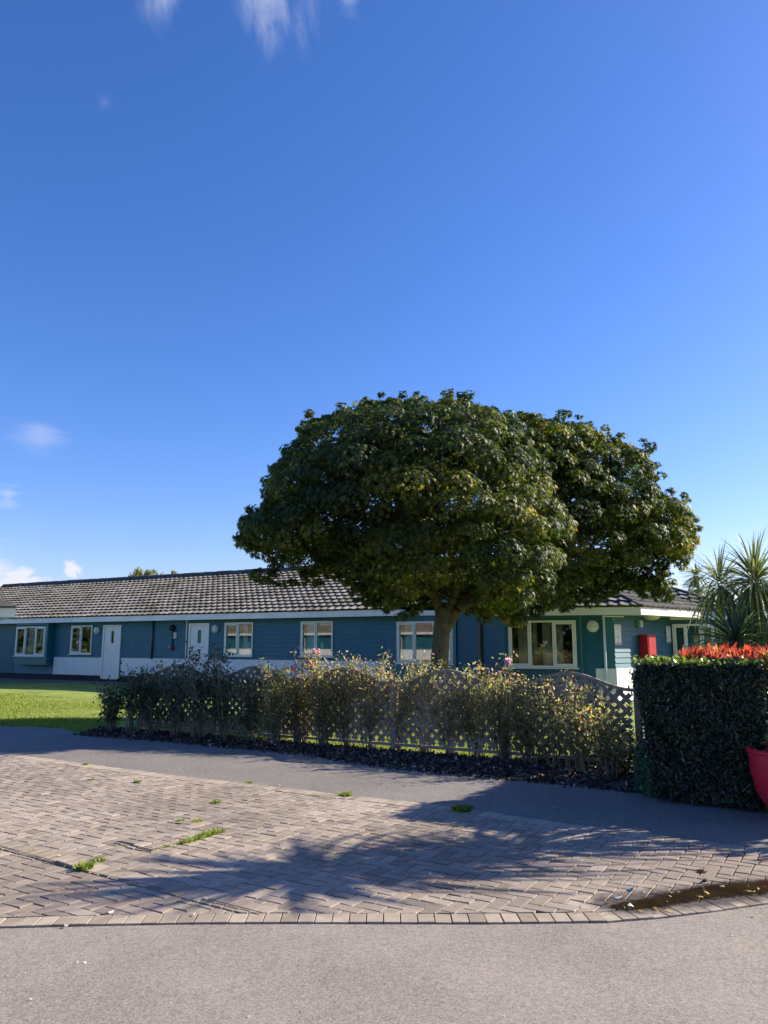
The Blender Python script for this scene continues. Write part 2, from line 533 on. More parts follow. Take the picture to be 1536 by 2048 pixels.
    bp = n.new('ShaderNodeBump'); bp.inputs['Strength'].default_value = 0.55; bp.inputs['Distance'].default_value = 0.004
    l.new(n2.outputs['Fac'], bp.inputs['Height']); l.new(bp.outputs[0], b.inputs['Normal'])
    return m


M['brick'] = brick_mat('block paving', (0.19, 0.150, 0.116), (0.275, 0.222, 0.175), (0.36, 0.295, 0.235))
M['brick_pale'] = brick_mat('pale edging block', (0.25, 0.20, 0.15), (0.33, 0.27, 0.205), (0.40, 0.33, 0.25))
M['joint'] = mat('sanded joint', (0.05, 0.04, 0.035), 0.95, noise=0.4, nscale=30)


def asphalt_mat(name, base, spread, sc=240, big=1.4, damp=False):
    m = mat(name, base, 0.88)
    n, l = m.node_tree.nodes, m.node_tree.links
    b = n['Principled BSDF']
    tc = n.new('ShaderNodeTexCoord')
    vo = n.new('ShaderNodeTexVoronoi'); vo.inputs['Scale'].default_value = sc * 0.5
    n1 = n.new('ShaderNodeTexNoise'); n1.inputs['Scale'].default_value = sc; n1.inputs['Detail'].default_value = 3
    n2 = n.new('ShaderNodeTexNoise'); n2.inputs['Scale'].default_value = big; n2.inputs['Detail'].default_value = 6
    n3 = n.new('ShaderNodeTexNoise'); n3.inputs['Scale'].default_value = 22; n3.inputs['Detail'].default_value = 4
    for x in (vo, n1, n2, n3): l.new(tc.outputs['Object'], x.inputs['Vector'])
    sep = n.new('ShaderNodeSeparateColor'); l.new(vo.outputs['Color'], sep.inputs[0])
    a = mathn(n, l, 'MULTIPLY', sep.outputs[0], 0.35)
    a = mathn(n, l, 'ADD', a, mathn(n, l, 'MULTIPLY', n1.outputs['Fac'], 0.5))
    a = mathn(n, l, 'ADD', a, mathn(n, l, 'MULTIPLY', n2.outputs['Fac'], 0.35))
    a = mathn(n, l, 'ADD', a, mathn(n, l, 'MULTIPLY', n3.outputs['Fac'], 0.25))
    mr = n.new('ShaderNodeMapRange'); mr.inputs['From Min'].default_value = 0.42; mr.inputs['From Max'].default_value = 1.02
    mr.inputs['To Min'].default_value = 1 - spread; mr.inputs['To Max'].default_value = 1 + spread
    l.new(a, mr.inputs['Value'])
    v = n.new('ShaderNodeVectorMath'); v.operation = 'SCALE'; v.inputs[0].default_value = base
    l.new(mr.outputs[0], v.inputs['Scale']); l.new(v.outputs[0], b.inputs['Base Color'])
    bp = n.new('ShaderNodeBump'); bp.inputs['Strength'].default_value = 0.7; bp.inputs['Distance'].default_value = 0.005
    l.new(n1.outputs['Fac'], bp.inputs['Height']); l.new(bp.outputs[0], b.inputs['Normal'])
    return m


M['road'] = asphalt_mat('worn road asphalt', (0.24, 0.205, 0.174), 0.55)
M['path'] = asphalt_mat('footpath tarmac', (0.168, 0.152, 0.136), 0.55, sc=170, big=0.9)
M['slab'] = mat('concrete slab', (0.16, 0.15, 0.15), 0.85, noise=0.3)


def grass_ground():
    m = mat('lawn', (0.1, 0.2, 0.03), 0.9)
    n, l = m.node_tree.nodes, m.node_tree.links
    b = n['Principled BSDF']
    tc = n.new('ShaderNodeTexCoord')
    n1 = n.new('ShaderNodeTexNoise'); n1.inputs['Scale'].default_value = 0.8; n1.inputs['Detail'].default_value = 8; n1.inputs['Roughness'].default_value = 0.7
    n2 = n.new('ShaderNodeTexNoise'); n2.inputs['Scale'].default_value = 35; n2.inputs['Detail'].default_value = 4
    for x in (n1, n2): l.new(tc.outputs['Object'], x.inputs['Vector'])
    a = mathn(n, l, 'ADD', mathn(n, l, 'MULTIPLY', n1.outputs['Fac'], 0.6), mathn(n, l, 'MULTIPLY', n2.outputs['Fac'], 0.4))
    r = ramp(n, [(0.35, (0.10, 0.155, 0.018)), (0.5, (0.20, 0.26, 0.035)), (0.65, (0.33, 0.35, 0.07))])
    l.new(a, r.inputs[0]); l.new(r.outputs[0], b.inputs['Base Color'])
    bp = n.new('ShaderNodeBump'); bp.inputs['Strength'].default_value = 1; bp.inputs['Distance'].default_value = 0.03
    l.new(n2.outputs['Fac'], bp.inputs['Height']); l.new(bp.outputs[0], b.inputs['Normal'])
    return m


M['lawn'] = grass_ground()
M['blade'] = leafmat('grass blades', [(0, (0.09, 0.15, 0.014)), (0.5, (0.19, 0.26, 0.03)), (1, (0.36, 0.38, 0.08))], 0.3, 0.5)
M['chip'] = leafmat('bark chips', [(0, (0.025, 0.018, 0.015)), (0.5, (0.07, 0.05, 0.04)), (0.88, (0.15, 0.115, 0.09)), (1, (0.36, 0.31, 0.25))], 0.0, 0.9, 0.2)
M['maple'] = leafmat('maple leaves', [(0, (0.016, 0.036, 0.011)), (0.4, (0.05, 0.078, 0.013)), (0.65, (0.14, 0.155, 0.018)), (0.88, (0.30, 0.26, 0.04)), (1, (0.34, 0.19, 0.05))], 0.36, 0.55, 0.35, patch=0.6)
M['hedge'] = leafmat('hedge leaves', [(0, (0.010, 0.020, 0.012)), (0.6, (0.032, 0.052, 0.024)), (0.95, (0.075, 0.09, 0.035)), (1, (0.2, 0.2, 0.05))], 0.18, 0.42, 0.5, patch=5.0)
M['ivy'] = leafmat('ivy leaves', [(0, (0.02, 0.06, 0.022)), (0.7, (0.045, 0.11, 0.04)), (1, (0.16, 0.24, 0.08))], 0.25, 0.4)
M['photinia'] = leafmat('green photinia leaves', [(0, (0.05, 0.10, 0.02)), (0.6, (0.14, 0.22, 0.035)), (1, (0.34, 0.38, 0.09))], 0.35, 0.35)
M['redleaf'] = leafmat('red photinia shoots', [(0, (0.16, 0.025, 0.03)), (0.45, (0.42, 0.075, 0.055)), (0.8, (0.55, 0.17, 0.08)), (1, (0.40, 0.30, 0.08))], 0.35, 0.35)
M['rose_green'] = leafmat('green rose leaves', [(0, (0.012, 0.04, 0.018)), (0.6, (0.03, 0.075, 0.03)), (0.9, (0.07, 0.11, 0.03)), (1, (0.2, 0.16, 0.03))], 0.3, 0.4)
M['rose_autumn'] = leafmat('autumn rose leaves', [(0, (0.06, 0.10, 0.03)), (0.35, (0.24, 0.27, 0.08)), (0.6, (0.45, 0.40, 0.16)), (0.8, (0.38, 0.22, 0.14)), (0.92, (0.68, 0.36, 0.07)), (1, (0.26, 0.11, 0.09))], 0.5, 0.5)
M['cane'] = mat('rose cane', (0.22, 0.19, 0.12), 0.7, noise=0.5, nscale=10)
M['palm'] = leafmat('cordyline leaves', [(0, (0.07, 0.10, 0.04)), (0.6, (0.19, 0.23, 0.08)), (0.9, (0.26, 0.27, 0.09)), (1, (0.5, 0.38, 0.08))], 0.35, 0.38)
M['palm_dark'] = leafmat('dark cordyline leaves', [(0, (0.02, 0.045, 0.028)), (0.8, (0.05, 0.09, 0.04)), (1, (0.12, 0.16, 0.06))], 0.3, 0.4)
M['palm_bark'] = mat('cordyline bark', (0.20, 0.165, 0.13), 0.9, color2=(0.09, 0.075, 0.06), nscale=18, bump=0.8, bscale=30)
M['willow'] = leafmat('willow leaves', [(0, (0.08, 0.11, 0.03)), (1, (0.26, 0.27, 0.10))], 0.3, 0.5)
M['deadleaf'] = leafmat('fallen leaves', [(0, (0.30, 0.13, 0.03)), (0.5, (0.5, 0.36, 0.10)), (1, (0.6, 0.55, 0.4))], 0.2, 0.6)


def water_mat():
    m = mat('muddy puddle water', (0.020, 0.013, 0.007), 0.05, spec=0.5, color2=(0.04, 0.027, 0.012), nscale=3)
    n, l = m.node_tree.nodes, m.node_tree.links
    at = n.new('ShaderNodeAttribute'); at.attribute_name = 'film'
    nz = n.new('ShaderNodeTexNoise'); nz.inputs['Scale'].default_value = 26; nz.inputs['Detail'].default_value = 5
    tc = n.new('ShaderNodeTexCoord'); l.new(tc.outputs['Object'], nz.inputs['Vector'])
    s = mathn(n, l, 'ADD', at.outputs['Fac'], mathn(n, l, 'MULTIPLY', mathn(n, l, 'SUBTRACT', nz.outputs['Fac'], 0.5), 1.5))
    mr = n.new('ShaderNodeMapRange'); mr.inputs['From Min'].default_value = 0.15; mr.inputs['From Max'].default_value = 1.0; mr.inputs['To Max'].default_value = 0.95
    l.new(s, mr.inputs['Value']); l.new(mr.outputs[0], n['Principled BSDF'].inputs['Alpha'])
    return m


M['water'] = water_mat()
M['damp'] = mat('damp silt', (0.11, 0.088, 0.072), 0.45, noise=0.35, nscale=9, bump=0.4, bscale=90)

# ------------------------------------------------------------------ ground
def sheet(name, pts, z, m, kind='structure'):
    mb = MB()
    mb.add([(p[0], p[1], z) for p in pts], [tuple(range(len(pts)))])
    o = mb.build(name, m)
    setp(o, kind=kind)
    if o.data.polygons[0].normal.z < 0:
        o.data.flip_normals()
    return o


sheet('ground', [(-600, -600), (600, -600), (600, 900), (-600, 900)], -0.06, M['lawn'])

def G(px, py):
    p = ground(px, py); return (p.x, p.y)


# edge polylines measured on the photograph
low_edge = [(-420, 1872), (0, 1857), (200, 1852), (380, 1849), (580, 1848), (968, 1849), (1218, 1846), (1318, 1838), (1418, 1826), (1536, 1809), (1800, 1775)]
upp_edge = [(-900, 1420), (-300, 1474), (0, 1506), (175, 1530), (250, 1539), (340, 1552), (480, 1567), (690, 1592), (768, 1600), (918, 1617), (1048, 1637), (1183, 1657), (1268, 1667), (1343, 1677), (1418, 1687), (1536, 1702), (1900, 1752)]
low = [G(*p) for p in low_edge]
upp = [G(*p) for p in upp_edge]
mul_front = [G(*p) for p in [(160, 1468), (200, 1473), (300, 1479), (430, 1492), (600, 1508), (768, 1534), (918, 1550), (1068, 1562), (1193, 1574), (1270, 1583), (1400, 1604), (1536, 1622), (1900, 1680)]]

road_pts = [(-40, -30), (40, -30), (40, low[-1][1] + 2)] + low[::-1] + [(-40, low[0][1] - 1)]
sheet('road', road_pts, 0.0, M['road'])
sheet('paving_base', low + upp[::-1], 0.0, M['joint'])

# footpath between the block paving and the beds, swinging away to the left
path_back = [G(-900, 1392), G(-300, 1438), G(0, 1453), G(60, 1454), G(120, 1457)] + mul_front
sheet('footpath', upp + path_back[::-1], 0.004, M['path'])

# lawn sheet with slight relief
def lawn_mesh():
    V = []; F = []
    nx, ny = 90, 60
    x0, x1, y0, y1 = -60, 30, 7.5, 70
    for j in range(ny + 1):
        for i in range(nx + 1):
            x = x0 + (x1 - x0) * i / nx; y = y0 + (y1 - y0) * (j / ny) ** 1.5
            z = 0.012 * math.sin(x * 0.9 + y * 0.4) + 0.012 * math.sin(y * 1.3 - x * 0.3)
            V.append((x, y, z - 0.035))
    for j in range(ny):
        for i in range(nx):
            a = j * (nx + 1) + i
            F.append((a, a + 1, a + nx + 2, a + nx + 1))
    mb = MB(); mb.add(V, F)
    return setp(mb.build('lawn', M['lawn'], smooth=True), kind='structure')


lawn_mesh()

# ------------------------------------------------------------------ block paving (real blocks)
def seg_clip(poly, a, b, keep_left=True):
    """clip polygon to the side of line a->b"""
    ax, ay = a; bx, by = b
    nx, ny = -(by - ay), (bx - ax)
    if not keep_left: nx, ny = -nx, -ny
    out = []
    n = len(poly)
    for i in range(n):
        p, q = poly[i], poly[(i + 1) % n]
        dp = (p[0] - ax) * nx + (p[1] - ay) * ny
        dq = (q[0] - ax) * nx + (q[1] - ay) * ny
        if dp >= 0: out.append(p)
        if (dp >= 0) != (dq >= 0):
            t = dp / (dp - dq)
            out.append((p[0] + (q[0] - p[0]) * t, p[1] + (q[1] - p[1]) * t))
    return out


def offset_poly(pl, d):
    out = []
    for i, p in enumerate(pl):
        a = pl[max(0, i - 1)]; b = pl[min(len(pl) - 1, i + 1)]
        tx, ty = b[0] - a[0], b[1] - a[1]; L = math.hypot(tx, ty)
        out.append((p[0] - ty / L * d, p[1] + tx / L * d))
    return out


def near_seg(pl, x):
    for i in range(len(pl) - 1):
        if pl[i][0] <= x <= pl[i + 1][0]: return pl[i], pl[i + 1]
    return (pl[0], pl[1]) if x < pl[0][0] else (pl[-2], pl[-1])


def poly_area(p):
    return 0.5 * sum(p[i][0] * p[(i + 1) % len(p)][1] - p[(i + 1) % len(p)][0] * p[i][1] for i in range(len(p)))


class Bricks:
    def __init__(s): s.v = []; s.f = []; s.r = []

    def add(s, poly, z, r, tilt=0.0015, inset=0.0054, bev=0.0014):
        if poly_area(poly) < 0: poly = poly[::-1]
        if abs(poly_area(poly)) < 0.0012: return
        n = len(poly)
        cx = sum(p[0] for p in poly) / n; cy = sum(p[1] for p in poly) / n
        tx, ty = rng.normal(0, tilt / 0.1), rng.normal(0, tilt / 0.1)
        def ins(d):
            o = []
            for i in range(n):
                a, b, c = poly[i - 1], poly[i], poly[(i + 1) % n]
                e1 = (b[0] - a[0], b[1] - a[1]); e2 = (c[0] - b[0], c[1] - b[1])
                l1 = math.hypot(*e1) or 1e-6; l2 = math.hypot(*e2) or 1e-6
                n1 = (-e1[1] / l1, e1[0] / l1); n2 = (-e2[1] / l2, e2[0] / l2)
                k = 1 + n1[0] * n2[0] + n1[1] * n2[1]
                k = max(k, 0.35)
                o.append((b[0] + (n1[0] + n2[0]) / k * d, b[1] + (n1[1] + n2[1]) / k * d))
            return o
        top = ins(inset + bev); mid = ins(inset)
        b = len(s.v)
        hz = lambda p: z + (p[0] - cx) * tx + (p[1] - cy) * ty
        for p in top: s.v.append((p[0], p[1], hz(p)))
        for p in mid: s.v.append((p[0], p[1], hz(p) - 0.0022))
        for p in mid: s.v.append((p[0], p[1], z - 0.03))
        s.f.append(list(range(b, b + n)))
        for i in range(n):
            j = (i + 1) % n
            s.f.append([b + i, b + n + i, b + n + j, b + j])
            s.f.append([b + n + i, b + 2 * n + i, b + 2 * n + j, b + n + j])
        s.r.extend([r] * (3 * n))

    def build(s, name, m):
        me = bpy.data.meshes.new(name); me.from_pydata(s.v, [], s.f); me.materials.append(m)
        at = me.attributes.new('rnd', 'FLOAT', 'POINT'); at.data.foreach_set('value', np.array(s.r, dtype=np.float32))
        o = bpy.data.objects.new(name, me); COL.objects.link(o)
        return o


BAZ = 121.5
ex = (math.sin(R(BAZ)), math.cos(R(BAZ))); ey = (math.sin(R(BAZ - 90)), math.cos(R(BAZ - 90)))
W = 0.1
low_in = offset_poly(low, 0.145)
upp_in = offset_poly(upp, -0.2)
# edging course crossing the paving on the left
ea = G(-260, 1628); eb = G(545, 1832)
ea = G(-200, 1640)
strip_c = [G(0, 1690), G(560, 1836)]
sx, sy = strip_c[1][0] - strip_c[0][0], strip_c[1][1] - strip_c[0][1]
sL = math.hypot(sx, sy); sx /= sL; sy /= sL
strip_p = strip_c[0]
# sunken inspection cover outline
cov = [G(232, 1688), G(306, 1706), G(440, 1668), G(372, 1648)]


def in_poly(pt, poly):
    c = False; n = len(poly)
    for i in range(n):
        a, b = poly[i], poly[i - 1]
        if (a[1] > pt[1]) != (b[1] > pt[1]) and pt[0] < (b[0] - a[0]) * (pt[1] - a[1]) / (b[1] - a[1]) + a[0]: c = not c
    return c


br = Bricks(); bp_ = Bricks()
o0 = G(600, 1700)
tonemap = lambda x, y: 0.5 + 0.3 * math.sin(x * 1.7 + 0.6 * y) * math.sin(y * 1.3 - 0.4 * x)
for a in range(-110, 90):
    for b in range(-95, 90):
        t = (a - b) % 4
        if t == 0: w_, h_ = 2, 1
        elif t == 3: w_, h_ = 1, 2
        else: continue
        poly = [(o0[0] + ex[0] * u * W + ey[0] * v * W, o0[1] + ex[1] * u * W + ey[1] * v * W) for u, v in ((a, b), (a + w_, b), (a + w_, b + h_), (a, b + h_))]
        cx = sum(p[0] for p in poly) / 4; cy = sum(p[1] for p in poly) / 4
        if cx < -11 or cx > 4.6 or cy < 3.9 or cy > 15: continue
        if abs(cx) > 0.62 * cy + 1.2: continue
        s0, s1 = near_seg(low_in, cx); poly = seg_clip(poly, s0, s1, True)
        if len(poly) < 3: continue
        s0, s1 = near_seg(upp_in, cx); poly = seg_clip(poly, s0, s1, False)
        if len(poly) < 3: continue
        # crossing course
        ds = (cx - strip_p[0]) * -sy + (cy - strip_p[1]) * sx
        al = (cx - strip_p[0]) * sx + (cy - strip_p[1]) * sy
        if al < sL and abs(ds) < 0.24:
            q = (strip_p[0] + sx, strip_p[1] + sy)
            if ds >= 0:
                poly = seg_clip(poly, (strip_p[0] - sy * 0.1, strip_p[1] + sx * 0.1), (q[0] - sy * 0.1, q[1] + sx * 0.1), True)
            else:
                poly = seg_clip(poly, (strip_p[0] + sy * 0.1, strip_p[1] - sx * 0.1), (q[0] + sy * 0.1, q[1] - sx * 0.1), False)
            if len(poly) < 3: continue
        z = 0.0115 + rng.normal(0, 0.0009) + 0.003 * math.sin(cx * 1.9) * math.sin(cy * 1.6)
        if in_poly((cx, cy), cov): z += 0.007
        br.add(poly, z, float(np.clip(tonemap(cx, cy) + rng.normal(0, 0.22), 0, 1)))
# crossing course blocks
k = -14.0
kk = 0.0
while kk < sL + 3.2:
    al = -3.0 + kk
    p = [(strip_p[0] + sx * (al + u) - sy * v, strip_p[1] + sy * (al + u) + sx * v) for u, v in ((0, -0.1), (W, -0.1), (W, 0.1), (0, 0.1))]
    kk += W
    cx = sum(q[0] for q in p) / 4; cy = sum(q[1] for q in p) / 4
    s0, s1 = near_seg(low_in, cx); p = seg_clip(p, s0, s1, True)
    if len(p) < 3: continue
    pale = al < sL * 0.5
    (bp_ if pale else br).add(p, 0.0165 if pale else 0.0145, float(np.clip(rng.normal(0.35 if pale else 0.6, 0.2), 0, 1)))


def course(bk, outer, inner, step, zf):
    # blocks laid across a border band
    def resample(pl, st):
        out = [pl[0]]; acc = 0
        i = 0; p = pl[0]
        while i < len(pl) - 1:
            q = pl[i + 1]; d = math.hypot(q[0] - p[0], q[1] - p[1])
            if acc + d >= st:
                t = (st - acc) / d; p = (p[0] + (q[0] - p[0]) * t, p[1] + (q[1] - p[1]) * t); out.append(p); acc = 0
            else:
                acc += d; p = q; i += 1
        return out
    A = resample(outer, step)
    for i in range(len(A) - 1):
        a, b = A[i], A[i + 1]
        tx, ty = (b[0] - a[0]) / step, (b[1] - a[1]) / step
        d = inner
        p = [a, b, (b[0] - ty * d, b[1] + tx * d), (a[0] - ty * d, a[1] + tx * d)]
        if abs(a[0]) > 0.62 * a[1] + 1.5: continue
        bk.add(p, zf(), float(np.clip(rng.normal(0.5, 0.28), 0, 1)), tilt=0.001, inset=0.003)


course(bp_, low, 0.148, 0.1, lambda: 0.0115 + rng.normal(0, 0.001))
course(bp_, offset_poly(upp, -0.0), -0.2, 0.1, lambda: 0.0125 + rng.normal(0, 0.0012))
setp(br.build('block_paving', M['brick']), kind='structure')
setp(bp_.build('edging_course', M['brick_pale']), kind='structure')

# ------------------------------------------------------------------ leaves helpers
MAPLE = np.array([(0, -0.10), (0.20, -0.38), (0.55, -0.22), (0.22, 0.0), (0.66, 0.38), (0.17, 0.26), (0, 0.95), (-0.17, 0.26), (-0.66, 0.38), (-0.22, 0.0), (-0.55, -0.22), (-0.20, -0.38)])
OVAL = np.array([(0, -0.5), (0.2, -0.2), (0.22, 0.15), (0, 0.6), (-0.22, 0.15), (-0.2, -0.2)])
LONG = np.array([(0, -0.5), (0.12, -0.15), (0.12, 0.2), (0, 0.7), (-0.12, 0.2), (-0.12, -0.15)])


def leaf_cloud(name, P, Nrm, size, shape, m, parent=None, rnd=None, down=None, fold=0.25):
    """P (N,3) centres, Nrm (N,3) leaf-plane normals, size (N,)"""
    N = len(P)
    Nrm = Nrm / np.maximum(np.linalg.norm(Nrm, axis=1, keepdims=True), 1e-9)
    if down is None:
        d = rng.normal(size=(N, 3))
    else:
        d = down + rng.normal(size=(N, 3)) * 0.45
    Yv = d - (d * Nrm).sum(1, keepdims=True) * Nrm
    Yv /= np.maximum(np.linalg.norm(Yv, axis=1, keepdims=True), 1e-9)
    Xv = np.cross(Yv, Nrm)
    k = len(shape)
    V = (P[:, None, :] + size[:, None, None] * (shape[None, :, 0:1] * Xv[:, None, :] + shape[None, :, 1:2] * Yv[:, None, :]
                                                 - np.abs(shape[None, :, 0:1]) * fold * Nrm[:, None, :]
                                                 - (shape[None, :, 1:2] ** 2) * fold * 0.5 * Nrm[:, None, :]))
    if rnd is None: rnd = rng.random(N)
    if k == 6: faces = [(0, 1, 2, 3), (0, 3, 4, 5)]
    elif k == 12: faces = [(0, 1, 2, 3), (0, 3, 4, 5), (0, 5, 6), (0, 6, 7), (0, 7, 8, 9), (0, 9, 10, 11)]
    else: faces = [tuple(range(k))]
    return np_mesh(name, V.reshape(-1, 3), faces, k, N, m, parent, rnd)


def unit(v):
    return v / np.maximum(np.linalg.norm(v, axis=-1, keepdims=True), 1e-9)

# ------------------------------------------------------------------ main building, long wing
FL = Frame(0, 26.24, 120)          # wall line of the long wing
FR = Frame(3.52, 22.71, 106)       # front of the corner wing
CW = Vector((6.44, 21.87, 0))
FS = Frame(CW.x, CW.y, 45)         # side wall of the corner wing
DW = CW + FS.es * 3.57
FF = Frame(DW.x, DW.y, 100)        # far wing front
FC = Frame(2.31, 24.9, 151)        # short return wall between the two
S_A = FL.pix(-150, 1290)[0]
S_B = FL.pix(913, 1290)[0]
ZP = 0.27                           # top of plinth
EZL, EZR = 2.50, 2.38               # fascia bottoms


def cladding(name, F, s0, s1, z0, z1, openings, parent, m, board=0.15, n0=0.0, flat=False):
    zs = {z0, z1}
    if not flat:
        k = 0
        while z0 + k * board < z1:
            zs.add(round(z0 + k * board, 4)); k += 1
    for (a, b, c, d) in openings:
        zs.add(c); zs.add(d)
    zs = sorted(z for z in zs if z0 - 1e-6 <= z <= z1 + 1e-6)
    mb = MB()
    depth = 0.0 if flat else 0.026
    def off(z, upper):
        if flat: return n0
        t = ((z - z0) / board) % 1.0
        if upper and t < 1e-4: t = 1.0
        if t > 0.9999 and not upper: t = 0.0
        return n0 + depth * (1 - t)
    for i in range(len(zs) - 1):
        a, b = zs[i], zs[i + 1]
        if b - a < 1e-4: continue
        mid = (a + b) / 2
        cuts = [(o[0], o[1]) for o in openings if o[2] < mid < o[3]]
        xs = [(s0, s1)]
        for (c0, c1) in cuts:
            nx = []
            for (p, q) in xs:
                if c1 <= p or c0 >= q: nx.append((p, q)); continue
                if c0 > p: nx.append((p, c0))
                if c1 < q: nx.append((c1, q))
            xs = nx
        na, nb = off(a, False), off(b, True)
        for (p, q) in xs:
            mb.quad(F(p, na, a), F(q, na, a), F(q, nb, b), F(p, nb, b))
            if not flat and abs(na - n0 - depth) < 1e-4:
                mb.quad(F(p, n0, a), F(q, n0, a), F(q, na, a), F(p, na, a))
    return mb.build(name, m, parent)


def window(F, s0, s1, z0, z1, parent, lights=2, n=0.03, curtains=None, label=None, open_=(), sill=True):
    """outer frame > sashes, panes, curtains, sill"""
    fw = 0.055
    fr = MB()
    fr.fbox(F, s0, s1, n - 0.07, n + 0.03, z1 - fw, z1)
    fr.fbox(F, s0, s1, n - 0.07, n + 0.03, z0, z0 + fw)
    fr.fbox(F, s0, s0 + fw, n - 0.07, n + 0.028, z0 + fw, z1 - fw)
    fr.fbox(F, s1 - fw, s1, n - 0.07, n + 0.028, z0 + fw, z1 - fw)
    wd = (s1 - s0)
    cuts = [s0 + wd * i / lights for i in range(lights + 1)]
    for c in cuts[1:-1]:
        fr.fbox(F, c - fw * 0.5, c + fw * 0.5, n - 0.07, n + 0.026, z0 + fw, z1 - fw)
    o = fr.build('window', M['upvc'], parent, bevel=0.006)
    if label: o['label'] = label
    for i in range(lights):
        a, b = cuts[i] + fw * (1 if i == 0 else 0.5), cuts[i + 1] - fw * (1 if i == lights - 1 else 0.5)
        sash = 0.0
        if i in open_:
            sash = 0.055
            sb = MB()
            sb.fbox(F, a + .004, b - .004, n - 0.02, n + 0.045, z1 - fw - sash, z1 - fw - .004)
            sb.fbox(F, a + .004, b - .004, n - 0.02, n + 0.045, z0 + fw + .004, z0 + fw + sash)
            sb.fbox(F, a + .004, a + sash, n - 0.02, n + 0.043, z0 + fw + sash, z1 - fw - sash)
            sb.fbox(F, b - sash, b - .004, n - 0.02, n + 0.043, z0 + fw + sash, z1 - fw - sash)
            sb.build('sash', M['upvc'], o, bevel=0.006)
        p = MB()
        aa, bb, zz0, zz1 = a + sash - .01, b - sash + .01, z0 + fw + sash - .01, z1 - fw - sash + .01
        p.quad(F(aa, n, zz0), F(bb, n, zz0), F(bb, n, zz1), F(aa, n, zz1))
        p.build('pane', M['glass'], o)
    if sill:
        sl = MB(); sl.fbox(F, s0 - 0.05, s1 + 0.05, n - 0.02, n + 0.07, z0 - 0.035, z0 - 0.002)
        sl.build('sill', M['upvc'], o, bevel=0.004)
    for (u0, u1, v0, v1, mt, dn) in (curtains or []):
        cb = MB(); N = max(4, int((u1 - u0) * wd / 0.02))
        pts = []
        for i in range(N + 1):
            t = u0 + (u1 - u0) * i / N
            pts.append((s0 + wd * t, n - dn + 0.014 * math.sin(i * 0.9 + u0 * 9)))
        for i in range(N):
            zz0 = z0 + (z1 - z0) * v0; zz1 = z0 + (z1 - z0) * v1
            cb.quad(F(pts[i][0], pts[i][1], zz0), F(pts[i + 1][0], pts[i + 1][1], zz0), F(pts[i + 1][0], pts[i + 1][1], zz1), F(pts[i][0], pts[i][1], zz1))
        cb.build('curtain', M[mt], o)
    return o


def pixrect(F, x0, x1, y0, y1, n=0.0):
    xm, ym = (x0 + x1) / 2, (y0 + y1) / 2
    return F.pix(x0, ym, n)[0], F.pix(x1, ym, n)[0], F.pix(xm, y1, n)[1], F.pix(xm, y0, n)[1]


row = thing('bungalow_wing', 'long low teal boarded bungalow row with pale tiled roof and two white doors', 'building', tuple(FL(0, 0, 0)))
W1 = pixrect(FL, 31, 90, 1253, 1312, 0.35)
W2 = pixrect(FL, 143, 185, 1251, 1308)
W3 = pixrect(FL, 450, 507, 1245, 1312)
W4 = pixrect(FL, 602.5, 667, 1242.5, 1313)
W5 = pixrect(FL, 795, 907, 1242.5, 1327)
D1 = pixrect(FL, 205, 241.5, 1250, 1357)
D2 = pixrect(FL, 377, 418, 1246.5, 1361)
op = [W1, W2, W3, W4, W5, D1, D2]
op = [(a + .02, b - .02, c + .02, d - .02) for a, b, c, d in op]
op[0] = (W1[0] + .1, W1[1] - .15, W1[2] + .02, W1[3] - .02)
s_flat = FL.pix(31, 1290)[0]
cladding('wall', FL, s_flat, S_B, ZP, EZL + 0.12, op, row, M['teal'])
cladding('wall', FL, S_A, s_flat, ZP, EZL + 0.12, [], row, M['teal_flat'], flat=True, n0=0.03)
mb = MB(); mb.fbox(FL, S_A, S_B, -0.1, -0.03, -0.05, ZP); mb.build('plinth', M['plinth'], row)
# bay box round the first window
mb = MB(); a, b, c, d = W1
mb.fbox(FL, a - .03, b + .13, 0.0, 0.33, c - .38, c - .002)
mb.fbox(FL, b + .002, b + .13, 0.0, 0.335, c - .002, d + .05)
mb.fbox(FL, a - .03, a - .002, 0.0, 0.335, c - .002, d + .05)
mb.fbox(FL, a - .03, b + .13, 0.0, 0.335, d + .05, EZL + .05)
mb.build('bay_surround', M['teal_trim'], row)
# trim round the large window
mb = MB(); a, b, c, d = W5
mb.fbox(FL, a - .07, a - .004, 0.0, 0.05, 0.3, EZL + .05)
mb.fbox(FL, b + .004, b + .12, 0.0, 0.07, 0.3, EZL + .05)
mb.fbox(FL, a - .004, b + .004, 0.0, 0.045, 0.3, c - .04)
mb.build('trim', M['teal_trim'], row)
# white lower panels
pz = FL.pix(300, 1316.5)[1]
for (x0, x1) in ((107, 204), (242, 376.5), (418.5, 774)):
    mb = MB(); a, b = FL.pix(x0, 1330)[0], FL.pix(x1, 1330)[0]
    mb.fbox(FL, a + .03, b - .03, 0.0, 0.035, ZP, pz)
    mb.build('lower_panel', M['white'], row)
    tb = MB(); tb.fbox(FL, a + .03, b - .03, 0.0, 0.045, pz, pz + .02); tb.build('trim', M['teal_trim'], row)

